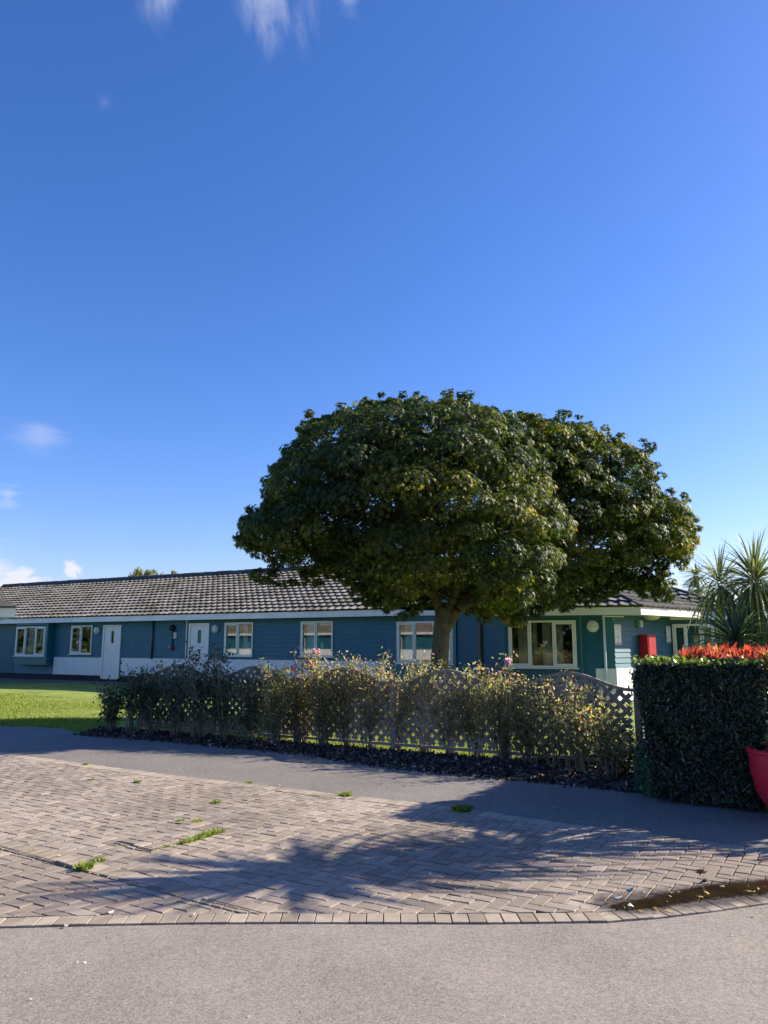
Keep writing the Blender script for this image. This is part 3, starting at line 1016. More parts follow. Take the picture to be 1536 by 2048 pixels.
window(FL, *W1, row, 3, n=0.33, open_=(0, 2), curtains=[(0.36, 0.66, 0.03, 0.97, 'curtain', .10), (0.74, 0.95, 0.3, 0.95, 'curtain', .12), (0.05, 0.3, 0.03, 0.3, 'curtain', .14)], label='three-light box bay window with a net curtain in the middle light')
window(FL, *W2, row, 2, open_=(0,), curtains=[(0.6, 0.92, 0.86, 0.95, 'curtain', .10), (0.12, 0.2, 0.05, 0.9, 'curtain', .16)])
window(FL, *W3, row, 2, open_=(0,), curtains=[(0.3, 0.46, 0.05, 0.93, 'curtain', .16), (0.56, 0.72, 0.35, 0.93, 'curtain', .16), (0.56, 0.68, 0.05, 0.38, 'pink', .10), (0.68, 0.84, 0.04, 0.4, 'curtain', .1)], label='two-light window with a pink item behind the glass')
window(FL, *W4, row, 2, open_=(0,), curtains=[(0.12, 0.42, 0.05, 0.93, 'curtain', .16), (0.56, 0.66, 0.05, 0.4, 'curtain', .1), (0.55, 0.95, 0.88, 0.96, 'curtain', .08)])
window(FL, *W5, row, 3, open_=(0, 2), curtains=[(0.1, 0.24, 0.05, 0.95, 'curtain', .2), (0.88, 0.97, 0.05, 0.95, 'curtain', .2)], label='wide three-light window behind the tree trunk')


def door(F, rc, parent, gx0, gx1, gy0, gy1, hx, hy, label):
    a, b, c, d = rc
    jm = MB()
    jm.fbox(F, a, a + .1, -.02, .05, c, d); jm.fbox(F, b - .05, b, -.02, .05, c, d); jm.fbox(F, a + .1, b - .05, -.02, .05, d - .08, d)
    jm.fbox(F, a + .1, b - .05, -.02, .06, c - .03, c + .03)
    g = (F.pix(gx0, gy0)[0], F.pix(gx1, gy0)[0], F.pix(gx0, gy1)[1], F.pix(gx0, gy0)[1])
    lf = MB(); p, q = a + .105, b - .055; n0, n1 = -.02, .025
    lf.fbox(F, p, g[0], n0, n1, c + .032, d - .085); lf.fbox(F, g[1], q, n0, n1, c + .032, d - .085)
    lf.fbox(F, g[0], g[1], n0, n1, c + .032, g[2]); lf.fbox(F, g[0], g[1], n0, n1, g[3], d - .085)
    o = lf.build('door', M['door'], parent); o['label'] = label
    jm.build('door_frame', M['upvc'], o, bevel=.004)
    gl = MB(); gl.quad(F(g[0], .0, g[2]), F(g[1], .0, g[2]), F(g[1], .0, g[3]), F(g[0], .0, g[3])); gl.build('pane', M['glass'], o)
    bd = MB(); e = .02
    bd.fbox(F, g[0] - e, g[0], .02, .034, g[2] - e, g[3] + e); bd.fbox(F, g[1], g[1] + e, .02, .034, g[2] - e, g[3] + e)
    bd.fbox(F, g[0], g[1], .02, .034, g[3], g[3] + e); bd.fbox(F, g[0], g[1], .02, .034, g[2] - e, g[2]); bd.build('bead', M['upvc'], o)
    hs, hz = F.pix(hx, hy)
    h = MB(); h.fbox(F, hs - .025, hs + .025, .026, .036, hz - .13, hz + .1); h.tube([F(hs, .03, hz + .04), F(hs, .08, hz + .04), F(hs + .13, .085, hz + .04)], .011, 8)
    h.tube([F(hs, .03, hz - .09), F(hs, .055, hz - .09)], .02, 8)
    h.build('door_handle', M['metal'], o)


door(FL, D1, row, 224, 229.5, 1262, 1286, 213.5, 1296, 'white panel door with a narrow glazed slot, nearer the left end of the row')
door(FL, D2, row, 397, 404, 1260, 1286, 386, 1296, 'white panel door with a narrow glazed slot, behind the rose bushes')

# rainwater pipe, boxes and vents on the wall
mb = MB(); s, _ = FL.pix(307, 1280)
mb.tube([FL(s, .06, EZL + .1), FL(s, .06, 0.98)], .035, 8); mb.build('downpipe', M['pipe_dark'], row, smooth=True)
mb = MB(); s, _ = FL.pix(373.5, 1290); mb.fbox(FL, s - .02, s + .02, .0, .05, 0.98, EZL + .05); mb.build('trim', M['upvc'], row)
for (x0, x1, y0, y1, mt) in ((280.5, 297, 1326, 1334, 'white'), (315, 327, 1328, 1337, 'beige')):
    a, b, c, d = pixrect(FL, x0, x1, y0, y1); mb = MB(); mb.fbox(FL, a, b, .035, .07, c, d)
    for k in range(4): mb.fbox(FL, a + .02, b - .02, .07, .078, c + (d - c) * (.15 + .2 * k), c + (d - c) * (.25 + .2 * k))
    mb.build('vent_cover', M[mt], row, bevel=.005)


# --- roof tiles
def tiled(name, P0, e_along, e_up, length, slope_len, tan_pitch, m, parent, inside=None, tile=0.3, course=0.36, over=0.05):
    """real roll-profile tiles; P0 eave corner, e_along unit, e_up horizontal unit pointing to the ridge"""
    cosp = 1 / math.sqrt(1 + tan_pitch ** 2)
    up = (Vector(e_up) + Vector((0, 0, tan_pitch))) * cosp
    nrm = Vector(e_along).cross(up).normalized()
    if nrm.z < 0: nrm = -nrm
    P0 = np.array(P0); ea = np.array(e_along); upv = np.array(up); nv = np.array(nrm)
    res = 8
    nu = int(length / tile * res) + 1
    ncz = int(math.ceil(slope_len / course))
    us = np.arange(nu + 1) * tile / res
    ph = (us / tile) % 1.0
    prof = 0.030 * (0.5 + 0.5 * np.cos(2 * np.pi * ph)) ** 0.8 + 0.010 * (0.5 + 0.5 * np.cos(4 * np.pi * ph + 1.0))
    V = []; RN = []
    tr = rng.random((ncz + 1, nu // res + 2))
    for c in range(ncz):
        jig = (rng.random(nu // res + 2) - .5) * 0.022 - 0.05 * (rng.random(nu // res + 2) < .012)
        jv = jig[(np.arange(nu + 1) // res)]
        v0 = c * course - (over if c == 0 else 0) + jv
        v1 = np.full(nu + 1, min((c + 1) * course + 0.02, slope_len))
        rn = tr[c][(np.arange(nu + 1) // res)]
        tl = (rng.random(nu // res + 2) * 0.008)[(np.arange(nu + 1) // res)]
        for (vv, hh) in ((v0, prof + 0.004), (v0, prof + 0.050 + tl), (v1, prof + 0.000)):
            V.append(P0 + us[:, None] * ea + vv[:, None] * upv + hh[:, None] * nv); RN.append(rn)
    V = np.concatenate(V); RN = np.concatenate(RN)
    F = []; MI = []
    n1 = nu + 1
    for c in range(ncz):
        b = c * 3 * n1
        for r in range(2):
            for i in range(nu):
                if inside is not None:
                    uu = (i + .5) * tile / res; vv = (c + (0 if r == 0 else .5)) * course
                    if not inside(uu, vv): continue
                a = b + r * n1 + i
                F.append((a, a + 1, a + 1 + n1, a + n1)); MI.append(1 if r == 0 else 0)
    me = bpy.data.meshes.new(name); me.from_pydata(V.tolist(), [], F); me.materials.append(m); me.materials.append(M['tile_butt_shade']); me.polygons.foreach_set('material_index', MI)
    at = me.attributes.new('rnd', 'FLOAT', 'POINT'); at.data.foreach_set('value', RN.astype(np.float32))
    o = bpy.data.objects.new(name, me); COL.objects.link(o); attach(o, parent)
    return o


def ridge_caps(name, A, B, r, m, parent, drop=0.06, piece=0.42):
    A, B = Vector(A), Vector(B); L = (B - A).length; t = (B - A) / L
    side = t.cross(Vector((0, 0, 1))).normalized(); upv = side.cross(t)
    mb = MB(); k = 0; x = 0
    while x < L:
        x1 = min(x + piece, L); rr = r * (1 + 0.02 * rng.normal())
        dz = 0.006 * rng.normal()
        rings = []
        for xx, rs in ((x, rr * 1.06), (x1 + .02, rr)):
            ring = []
            for q in range(9):
                th = math.pi * q / 8
                ring.append(A + t * xx + side * (math.cos(th) * rs) + upv * (math.sin(th) * rs * 0.8 - drop + dz))
            rings.append(ring)
        b = len(mb.v)
        mb.v += [tuple(p) for p in rings[0] + rings[1]]
        for q in range(8): mb.f.append([b + q, b + q + 1, b + q + 10, b + q + 9]); mb.m.append(0)
        mb.f.append([b + q for q in range(9)]); mb.m.append(0)
        x = x1
    return mb.build(name, m, parent)


TP = math.tan(R(23))
OV = 0.45
s_e1 = FL.pix(800, 1225, OV)[0]
zt = EZL + 0.21
cosp = math.cos(R(23))
SLOPE = 5.30
# fascia + soffit
mb = MB(); mb.fbox(FL, FL.pix(1.5, 1248, OV)[0], s_e1, OV - .03, OV, EZL, zt)
mb.fbox(FL, s_e1 - .03, s_e1, 0.05, OV - .03, EZL, zt)
mb.fbox(FL, S_A - 0.5, FL.pix(1.5, 1248, OV)[0] - .02, OV - .03, OV - .005, EZL, zt)
mb.build('fascia', M['fascia'], row)
mb = MB(); mb.fbox(FL, S_A - .5, s_e1, -0.05, OV - .03, EZL + .015, EZL + .03); mb.build('soffit', M['soffit'], row)
mb = MB(); mb.fbox(FL, s_e1, S_B + 1.2, -.02, .12, EZL - .0, EZL + .16); mb.build('fascia', M['fascia'], row)
upL = -FL.en
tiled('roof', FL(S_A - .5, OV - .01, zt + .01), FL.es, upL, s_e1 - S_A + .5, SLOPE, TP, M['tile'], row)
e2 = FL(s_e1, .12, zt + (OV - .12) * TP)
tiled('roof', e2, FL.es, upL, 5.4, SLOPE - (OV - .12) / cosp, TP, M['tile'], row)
rz = zt + SLOPE * math.sin(R(23)); rn_ = OV - SLOPE * cosp
ridge_caps('ridge', FL(S_A - .5, rn_, rz + .07), FL(s_e1 + 5.4, rn_, rz + .07), .16, M['ridge'], row)
# rear slope, back wall, end walls close the shell
mb = MB()
mb.quad(FL(S_A - .5, rn_, rz), FL(s_e1 + 5.4, rn_, rz), FL(s_e1 + 5.4, rn_ - 5, zt), FL(S_A - .5, rn_ - 5, zt))
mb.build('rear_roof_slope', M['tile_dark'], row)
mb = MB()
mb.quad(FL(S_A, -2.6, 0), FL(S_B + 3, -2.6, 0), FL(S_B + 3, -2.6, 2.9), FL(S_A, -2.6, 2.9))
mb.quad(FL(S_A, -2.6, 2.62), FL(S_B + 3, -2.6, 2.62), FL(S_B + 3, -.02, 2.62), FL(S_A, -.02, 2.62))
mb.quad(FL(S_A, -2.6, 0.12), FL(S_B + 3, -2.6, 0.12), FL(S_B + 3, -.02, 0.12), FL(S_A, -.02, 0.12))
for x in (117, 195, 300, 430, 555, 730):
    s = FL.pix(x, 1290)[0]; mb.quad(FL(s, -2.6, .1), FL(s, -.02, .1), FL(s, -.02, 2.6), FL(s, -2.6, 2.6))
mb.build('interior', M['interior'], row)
mb = MB(); mb.quad(FL(S_A - .4, rn_ - 4.6, 0), FL(S_B + 4, rn_ - 4.6, 0), FL(S_B + 4, rn_ - 4.6, zt), FL(S_A - .4, rn_ - 4.6, zt)); mb.build('rear_wall', M['teal_flat'], row)

# paving strip along the building foot
mb = MB(); mb.fbox(FL, S_A, S_B + 1, -.03, 1.0, -0.05, 0.03); setp(mb.build('wall_foot_path', M['slab']), kind='structure')

# ------------------------------------------------------------------ corner wing
cw = thing('bungalow_corner', 'teal bungalow corner with dark hip roof and widest window, behind trellis and hedge', 'building', tuple(CW))
LR = (CW - FR.o).dot(FR.es)
W6 = pixrect(FR, 1017, 1153, 1241, 1335, 0.05)
ZPR = FR.pix(1210, 1337)[1]
tr6 = (W6[0] + .02, W6[1] - .02, W6[2] + .02, W6[3] - .02)
s1160 = FR.pix(1163, 1290)[0]
s1207 = FR.pix(1192, 1345)[0]
cladding('wall', FR, s1160 - .02, LR, ZPR * 0 + 0.2, EZR + .12, [], cw, M['teal'])
cladding('wall', FR, 0, s1160, 0.0, EZR + .12, [tr6], cw, M['teal_flat'], flat=True, n0=.04)
mb = MB(); mb.fbox(FR, s1160 - .03, s1160 + .03, 0.0, .065, 0.2, EZR + .1); mb.build('trim', M['teal_trim'], cw)
mb = MB(); mb.fbox(FR, FR.pix(1225, 1290)[0] - .16, LR + .0, 0.0, .035, ZPR, EZR + .1); mb.build('trim', M['teal_trim'], cw)
mb = MB(); mb.fbox(FR, s1207, LR + .035, 0.0, .05, 0.0, ZPR); mb.build('lower_panel', M['white'], cw)
mb = MB(); mb.fbox(FS, 0.0, 3.57, 0.0, .04, 0.0, ZPR); mb.build('lower_panel', M['white'], cw)
cladding('wall', FS, 0.0, 3.57, ZPR, EZR + .12, [], cw, M['teal'])
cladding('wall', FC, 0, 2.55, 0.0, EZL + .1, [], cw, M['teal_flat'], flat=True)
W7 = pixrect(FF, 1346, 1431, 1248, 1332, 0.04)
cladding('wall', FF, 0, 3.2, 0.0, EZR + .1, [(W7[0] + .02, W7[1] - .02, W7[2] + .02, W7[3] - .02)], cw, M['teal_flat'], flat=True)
window(FR, *W6, cw, 3, n=0.06, open_=(0, 2), curtains=[(0.14, 0.3, 0.05, 0.95, 'curtain', .2), (0.36, 0.42, 0.3, 0.95, 'curtain', .22), (0.5, 0.63, 0.04, 0.95, 'curtain', .22), (0.7, 0.8, 0.04, 0.95, 'curtain', .3)], label='wide three-light window with pale curtains')
window(FF, *W7, cw, 3, n=0.04, open_=(0, 2), curtains=[(0.06, 0.3, 0.3, 0.95, 'curtain_teal', .15), (0.36, 0.52, 0.3, 0.95, 'curtain_teal', .15), (0.52, 0.64, 0.03, 0.75, 'curtain', .1), (0.06, 0.3, 0.03, 0.3, 'curtain', .1), (.75, .95, .3, .9, 'curtain_teal', .15)], label='window with teal blinds at the far right')
# white downpipe with swan neck
mb = MB(); s = FR.pix(1207, 1235, .09)[0]
s_b = FR.pix(1214.5, 1355, .09)[0]
mb.tube([FR(s, .09, EZR + .02), FR(s, .09, ZPR - .3), FR(s, .09, 0)], .036, 10)
mb.build('downpipe', M['fascia'], cw, smooth=True)
mb = MB(); mb.tube([FR(s, .12, EZR - .02), FR(s + .55, .12, EZR - .04)], .018, 8); mb.build('overflow_pipe', M['fascia'], cw)
mb = MB(); mb.fbox(FF, 0, 3.2, 0.0, .08, EZR - .05, EZR + .08); mb.build('fascia', M['fascia'], cw)
# timber batten on the return wall
# roof of corner wing: eave corners
E1 = Vector((7.03, 21.23, 0)); E0 = E1 - FR.es * 4.4
E2 = E1 + FS.es * 4.3
zr = EZR + 0.21
def fasc(A, B, nrm, z0, z1, t=.03):
    b = MB(); A = Vector(A); B = Vector(B); n = Vector(nrm)
    b.hexa([A + Vector((0, 0, z0)), B + Vector((0, 0, z0)), B - n * t + Vector((0, 0, z0)), A - n * t + Vector((0, 0, z0)),
            A + Vector((0, 0, z1)), B + Vector((0, 0, z1)), B - n * t + Vector((0, 0, z1)), A - n * t + Vector((0, 0, z1))])
    return b
fasc(E0, E1, FR.en, EZR, zr).build('fascia', M['fascia'], cw)
fasc(E1 + FS.es * .002, E2, FS.en, EZR, zr).build('fascia', M['fascia'], cw)
K = Vector((11.2, 23.95, 0))
fasc(E2, K, Vector((-.17, -.985, 0)), EZR, zr).build('fascia', M['fascia'], cw)
mb = MB(); mb.add([(E0.x, E0.y, EZR + .02), (E1.x, E1.y, EZR + .02), (E2.x, E2.y, EZR + .02), (K.x, K.y, EZR + .02), (12, 28, EZR + .02), (4, 28, EZR + .02)], [(5, 4, 3, 2, 1, 0)]); mb.build('soffit', M['soffit'], cw)
# front slope: bounded right by the hip
hip_d = Vector((-.25, .968, 0)).normalized()
hp = lambda t: E1 + hip_d * t
upR = -FR.en; upS = -FS.en
H = 4.4
Ltot = 5.0
def inside_front(u, v):
    # u from E0 along FR.es, v slope distance
    hv = v * cosp
    t = hv / hip_d.dot(upR)
    ulim = Ltot + (hip_d * t).dot(FR.es)
    return u < ulim and t < H
E0b = E1 - FR.es * Ltot
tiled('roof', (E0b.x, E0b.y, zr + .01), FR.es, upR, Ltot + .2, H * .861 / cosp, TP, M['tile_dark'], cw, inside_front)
val_d = Vector((-.302, .953, 0)).normalized()
LS = 4.3
def inside_side(u, v):
    hv = v * cosp
    t0 = hv / hip_d.dot(upS); u0 = (hip_d * t0).dot(FS.es)
    t1 = hv / val_d.dot(upS); u1 = LS + (val_d * t1).dot(FS.es)
    return u > u0 and u < u1 and t0 < H
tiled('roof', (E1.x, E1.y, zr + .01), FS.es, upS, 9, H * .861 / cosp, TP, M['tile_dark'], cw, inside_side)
# far wing front slope
esF = Vector((K - E2)).normalized(); upF = Vector((-esF.y, esF.x, 0))
LF = (K - E2).length
AP = E2 + val_d * 4.2
hv_ap = (AP - E2).dot(upF); u_ap = (AP - E2).dot(esF)
def inside_far(u, v):
    u += -3.0
    hv = v * cosp
    if hv > hv_ap: return False
    return u > hv * u_ap / hv_ap and u < LF + hv * (u_ap - LF) / hv_ap
P_ = E2 - esF * 3.0
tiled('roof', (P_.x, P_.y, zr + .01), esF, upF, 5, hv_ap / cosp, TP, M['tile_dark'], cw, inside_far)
zh = zr + H * .861 * TP
hA = hp(H)
ridge_caps('hip_ridge', (E1.x, E1.y, zr + .05), (hA.x, hA.y, zh + .05), .12, M['ridge'], cw)
zA = zr + hv_ap * TP
ridge_caps('hip_ridge', (K.x, K.y, zr + .06), (AP.x, AP.y, zA + .06), .11, M['ridge'], cw)
ridge_caps('ridge', (hA.x, hA.y, zh + .05), (AP.x, AP.y, zh + .05), .12, M['ridge'], cw)
mb = MB()
back = hA + Vector((-2.5, 3.5, 0))
mb.add([(hA.x, hA.y, zh - .02), (AP.x, AP.y, zh - .02), (K.x + .5, K.y + 6, zr), (hA.x - 1, hA.y + 6, zr)], [(0, 1, 2, 3)])
mb.add([(AP.x, AP.y, zA - .02), (K.x, K.y, zr), (K.x + .5, K.y + 6, zr)], [(0, 1, 2)])
mb.build('rear_roof_slope', M['tile_dark'], cw)
mb = MB()
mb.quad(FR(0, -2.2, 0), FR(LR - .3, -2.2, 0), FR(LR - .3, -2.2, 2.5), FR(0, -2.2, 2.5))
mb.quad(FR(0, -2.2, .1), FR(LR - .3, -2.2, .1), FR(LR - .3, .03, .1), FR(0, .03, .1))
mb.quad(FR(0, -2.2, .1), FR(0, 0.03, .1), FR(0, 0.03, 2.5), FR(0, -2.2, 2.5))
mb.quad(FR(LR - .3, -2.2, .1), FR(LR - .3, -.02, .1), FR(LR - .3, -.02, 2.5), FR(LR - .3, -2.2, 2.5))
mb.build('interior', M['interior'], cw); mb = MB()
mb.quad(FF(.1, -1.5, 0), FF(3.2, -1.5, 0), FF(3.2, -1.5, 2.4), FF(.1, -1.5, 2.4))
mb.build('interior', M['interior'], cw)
# lamp dome in the porch soffit
mb = MB(); pc = at_depth(1303, 1236, 23.2)
mb.lathe((pc.x, pc.y, EZR + .02), [(.26, 0), (.25, -.04), (.18, -.09), (.08, -.115), (0.001, -.12)], 24)
setp(mb.build('ceiling_lamp', M['lamp_white'], smooth=True), 'shallow white dome lamp under the soffit above the red cabinet', 'lamp')

# batten against the return wall
mb = MB(); s, _z = FC.pix(960, 1290, .06); mb.fbox(FC, s - .05, s + .05, .03, .09, 0.0, FC.pix(958, 1247, .06)[1])
setp(mb.build('timber_post', M['wood_post'], bevel=.004), 'narrow brown timber post upright against the dark teal wall right of the tree trunk', 'post')


# ------------------------------------------------------------------ wall fittings
def round_lamp(F, px, py, r, label):
    s, z = F.pix(px, py, .03)
    t = thing('wall_lamp', label, 'lamp', tuple(F(s, .02, z)), group='round bulkhead lamps on the walls')
    b = MB(); b.lathe(F(s, .02, z), [(r, 0), (r, .07), (r * .86, .09), (r * .84, .085)], 28, F.en); b.build('bezel', M['lamp_white'], t, smooth=False)
    b = MB(); b.lathe(F(s, .02, z), [(r * .85, .07), (r * .8, .10), (r * .5, .125), (.001, .13)], 28, F.en); b.build('diffuser', M['lamp_grey'] if False else M['lamp_white'], t, smooth=True)
    b = MB(); b.fbox(F, s - r * .84, s + r * .84, .10, .152, z - r * .10, z - r * .02); b.build('band', M['lamp_grey'], t)


round_lamp(FL, 194.5, 1261, .155, 'round white lamp on the teal wall between the small window and the left door')
round_lamp(FL, 431.5, 1258, .155, 'round white lamp just right of the second white door')
round_lamp(FR, 1185.5, 1252.5, .165, 'large round white lamp beside the white downpipe on the corner')
round_lamp(FF, 1452, 1262, .15, 'round lamp half hidden by the spiky leaves right of the far window')


def text_mesh(txt, size, F, s, z, n, m, parent, align='CENTER'):
    cu = bpy.data.curves.new('t', 'FONT'); cu.body = txt; cu.size = size; cu.align_x = align; cu.extrude = 0.001
    o = bpy.data.objects.new('t', cu); COL.objects.link(o)
    dg = bpy.context.evaluated_depsgraph_get()
    me = bpy.data.meshes.new_from_object(o.evaluated_get(dg))
    bpy.data.objects.remove(o)
    M4 = Matrix((( F.es.x, 0, F.en.x, 0), (F.es.y, 0, F.en.y, 0), (0, 1, 0, 0), (0, 0, 0, 1)))
    M4.translation = F(s, n, z)
    me.transform(M4)
    me.materials.clear(); me.materials.append(m)
    r = bpy.data.objects.new('lettering', me); COL.objects.link(r); attach(r, parent)
    return r


def sign_plate(F, x0, x1, y0, y1, label, num):
    a, b, c, d = pixrect(F, x0, x1, y0, y1, .03)
    t = thing('wall_sign', label, 'sign', tuple(F((a + b) / 2, .03, c)))
    p = MB(); p.fbox(F, a, b, .03, .05, c, d); p.build('plate', M['sign'], t)
    w = b - a; h = d - c
    p = MB(); p.fbox(F, a + .02, b - .02, .05, .053, d - h * .07, d - h * .045); p.build('top_bar', M['text'], t)
    p = MB(); p.fbox(F, a + .02, b - .02, .05, .053, c + h * .04, c + h * .075); p.build('bottom_bar', M['text'], t)
    p = MB()
    for k in range(3): p.fbox(F, a + w * .15, b - w * .15, .05, .052, d - h * (.15 + .05 * k), d - h * (.125 + .05 * k))
    p.build('heading_print', M['lamp_grey'], t); p = MB()
    p.fbox(F, a + w * .3, b - w * .3, .05, .052, c + h * .15, c + h * .18)
    p.build('small_print', M['lamp_grey'], t)
    text_mesh('to', h * .13, F, (a + b) / 2, c + h * .58, .051, M['lamp_grey'], t)
    text_mesh(num, h * .18, F, (a + b) / 2, c + h * .32, .051, M['text'], t)


sign_plate(FS, 1228.5, 1241, 1249, 1289, 'tall narrow white sign with the number 67 at the corner of the side wall', '67')
sign_plate(FS, 1332, 1340, 1252, 1285, 'narrow white sign at the far end of the side wall by the far window', '68')
a, b, c, d = pixrect(FL, 346.5, 353, 1265, 1277, .03)
t = thing('wall_notice', 'small white notice beside the dark conduit left of the second door', 'sign', tuple(FL(a, .03, c)))
p = MB(); p.fbox(FL, a, b, .03, .04, c, d); p.build('plate', M['sign'], t)
p = MB()
for k in range(4): p.fbox(FL, a + .03, b - .03, .04, .042, c + (d - c) * (.2 + .18 * k), c + (d - c) * (.27 + .18 * k))
p.build('small_print', M['red'], t)
# alarm sounder with conduit
s, z0 = FL.pix(343.5, 1296, .05); _, z1 = FL.pix(345, 1251, .05)
t = thing('alarm_point', 'dark conduit with small red sounder on the teal wall left of the second door', 'alarm', tuple(FL(s, .03, z0)))
p = MB(); p.fbox(FL, s - .035, s + .035, .02, .06, z0, z1); p.build('conduit', M['dark'], t)
p = MB(); p.lathe(FL(s, .03, z0), [(.09, 0), (.09, .06), (.05, .1), (.001, .1)], 16, FL.en); p.build('sounder', M['red'], t)
p = MB(); p.lathe(FL(s - .06, .13, z0 + .03), [(.035, 0), (.03, .03), (.001, .04)], 10, FL.en); p.build('indicator_lamp', M['lamp_white'], t)
p = MB(); p.lathe(FL(s, .03, z1 - .1), [(.13, 0), (.12, .1), (.001, .13)], 16, FL.en); p.build('junction_dome', M['dark'], t, smooth=True)
# red cabinet on the side wall
s0, _ = FS.pix(1278, 1290, .05); s0 += .05
t = thing('hose_cabinet', 'red metal cabinet fixed to the side wall above the hedge', 'cabinet', tuple(FS(s0, .03, .75)))
p = MB(); p.fbox(FS, s0, s0 + .52, .03, .30, .7, 1.86)
p.build('case', M['red'], t, bevel=.012)
p = MB(); p.fbox(FS, s0 + .05, s0 + .47, .30, .315, .75, 1.80); p.build('cabinet_door', M['red'], t, bevel=.006)
p = MB(); p.fbox(FS, s0 + .33, s0 + .37, .315, .322, 1.55, 1.60); p.build('latch', M['dark'], t)
# small box lamp on side wall
s, z = FS.pix(1280, 1247, .06)
t = thing('box_lamp', 'small pale rectangular lamp on the side wall above the red cabinet', 'lamp', tuple(FS(s, .03, z)))
p = MB(); p.fbox(FS, s - .1, s - .02, .02, .12, z - .12, z + .1); p.build('lamp_body', M['lamp_grey'], t, bevel=.006)
p = MB(); p.fbox(FS, s - .019, s + .1, .02, .10, z - .11, z + .09); p.build('diffuser', M['lamp_white'], t, bevel=.01)

# ------------------------------------------------------------------ projecting wing at the left edge
pw = thing('porch_wing', 'dark roofed porch corner with pale fascia at the left edge', 'building', (-14.5, 27.5, 0))
c0 = at_depth(30, 1234, 27.0); zc0 = c0.z; zc1 = at_depth(30, 1216, 27.0).z
def prism(mb, foot, z0, z1):
    n = len(foot)
    mb.add([(x, y, z0) for x, y in foot] + [(x, y, z1) for x, y in foot], [tuple(range(n))[::-1], tuple(range(n, 2 * n))] + [(i, (i + 1) % n, n + (i + 1) % n, n + i) for i in range(n)])
bk = (-math.sin(R(32)), math.cos(R(32)))
mb = MB()
prism(mb, [(c0.x - 6, 27), (c0.x, 27), (c0.x + bk[0] * 4, 27 + bk[1] * 4), (c0.x - 6, 27 + bk[1] * 4)], zc0, zc1)
mb.build('fascia', M['fascia'], pw)
mb = MB(); prism(mb, [(c0.x - 6, 27.5), (c0.x - .8, 27.5), (c0.x - .8 + bk[0] * 3.4, 27.5 + bk[1] * 3.4), (c0.x - 6, 27.5 + bk[1] * 3.4)], 0, zc0 - .004); mb.build('wall', M['teal_flat'], pw)
x1, y1 = c0.x + .06, 26.92
A = [(c0.x - 6, y1, zc1 + .004), (x1, y1, zc1 + .004), (x1 + bk[0] * 4.2, y1 + bk[1] * 4.2, zc1 + .004), (c0.x - 6, y1 + bk[1] * 4.2, zc1 + .004)]
A2 = [(x, y, z + .06) for x, y, z in A]
T = [(c0.x - 6, y1 + 1.9, zc1 + .85), (x1 - 2.7, y1 + 1.9, zc1 + .85)]
mb = MB(); mb.add(A + A2 + T, [(3, 2, 1, 0), (0, 1, 5, 4), (1, 2, 6, 5), (2, 3, 7, 6), (4, 5, 9, 8), (5, 6, 9), (6, 7, 8, 9)])
mb.build('roof', M['tile_dark'], pw)

# ------------------------------------------------------------------ bungalow across the road, behind the camera (seen in the window panes)
FO = Frame(-12.0, -20.8, 300)
ob = thing('opposite_bungalow', 'teal bungalow with a white lower wall across the road, reflected in the window panes', 'building', tuple(FO(30, 0, 0)))
ops = []
mb = MB(); mb.fbox(FO, 14, 75, 0, .04, 0, 1.0); mb.build('lower_panel', M['white'], ob)
cladding('wall', FO, 14, 75, 1.0, 2.6, [(20 + 6 * k, 21.2 + 6 * k, 1.05, 2.2) for k in range(9)], ob, M['teal'])
for k in range(9): window(FO, 20 + 6 * k, 21.2 + 6 * k, 1.05, 2.2, ob, 2)
mb = MB(); mb.fbox(FO, 14, 75, -1, -.2, 0, 2.6); mb.build('interior', M['interior'], ob)
mb = MB(); mb.fbox(FO, 13.5, 75.5, .42, .45, 2.5, 2.71); mb.build('fascia', M['fascia'], ob)
mb = MB(); mb.quad(FO(13.5, .45, 2.71), FO(75.5, .45, 2.71), FO(75.5, -4.4, 4.75), FO(13.5, -4.4, 4.75)); mb.quad(FO(13.5, -4.4, 4.75), FO(75.5, -4.4, 4.75), FO(75.5, -9, 2.7), FO(13.5, -9, 2.7)); mb.build('roof', M['tile'], ob)
# ------------------------------------------------------------------ the round-headed tree
TY = 17.0
SA = [(475, 1055), (490, 1030), (530, 1005), (540, 950), (560, 915), (595, 880), (605, 840), (640, 835), (690, 818), (740, 800), (830, 791), (940, 800), (1000, 822), (1050, 870), (1090, 930), (1105, 970), (1130, 1030), (1150, 1075), (1120, 1120), (1115, 1170), (1130, 1205), (1060, 1215), (1035, 1250), (1005, 1235), (960, 1240), (900, 1210), (860, 1205), (800, 1235), (740, 1205), (700, 1180), (680, 1150), (600, 1163), (530, 1160), (545, 1120), (490, 1095)]
SB = [(1000, 822), (1050, 825), (1130, 835), (1200, 865), (1290, 900), (1310, 960), (1320, 985), (1350, 995), (1375, 1010), (1385, 1045), (1400, 1085), (1380, 1110), (1375, 1135), (1330, 1150), (1300, 1142), (1337, 1165), (1335, 1195), (1300, 1192), (1240, 1165), (1200, 1180), (1170, 1210), (1130, 1215), (1050, 1200), (1000, 1100), (950, 900)]
cen = at_depth(930, 1050, TY)


def seg_dist(p, poly):
    P = np.array(poly); Q = np.roll(P, -1, axis=0)
    d = Q - P; t = ((p - P) * d).sum(1) / (d * d).sum(1); t = np.clip(t, 0, 1)
    return np.min(np.linalg.norm(P + d * t[:, None] - p, axis=1))


lobes = []  # centre, radius, leaves


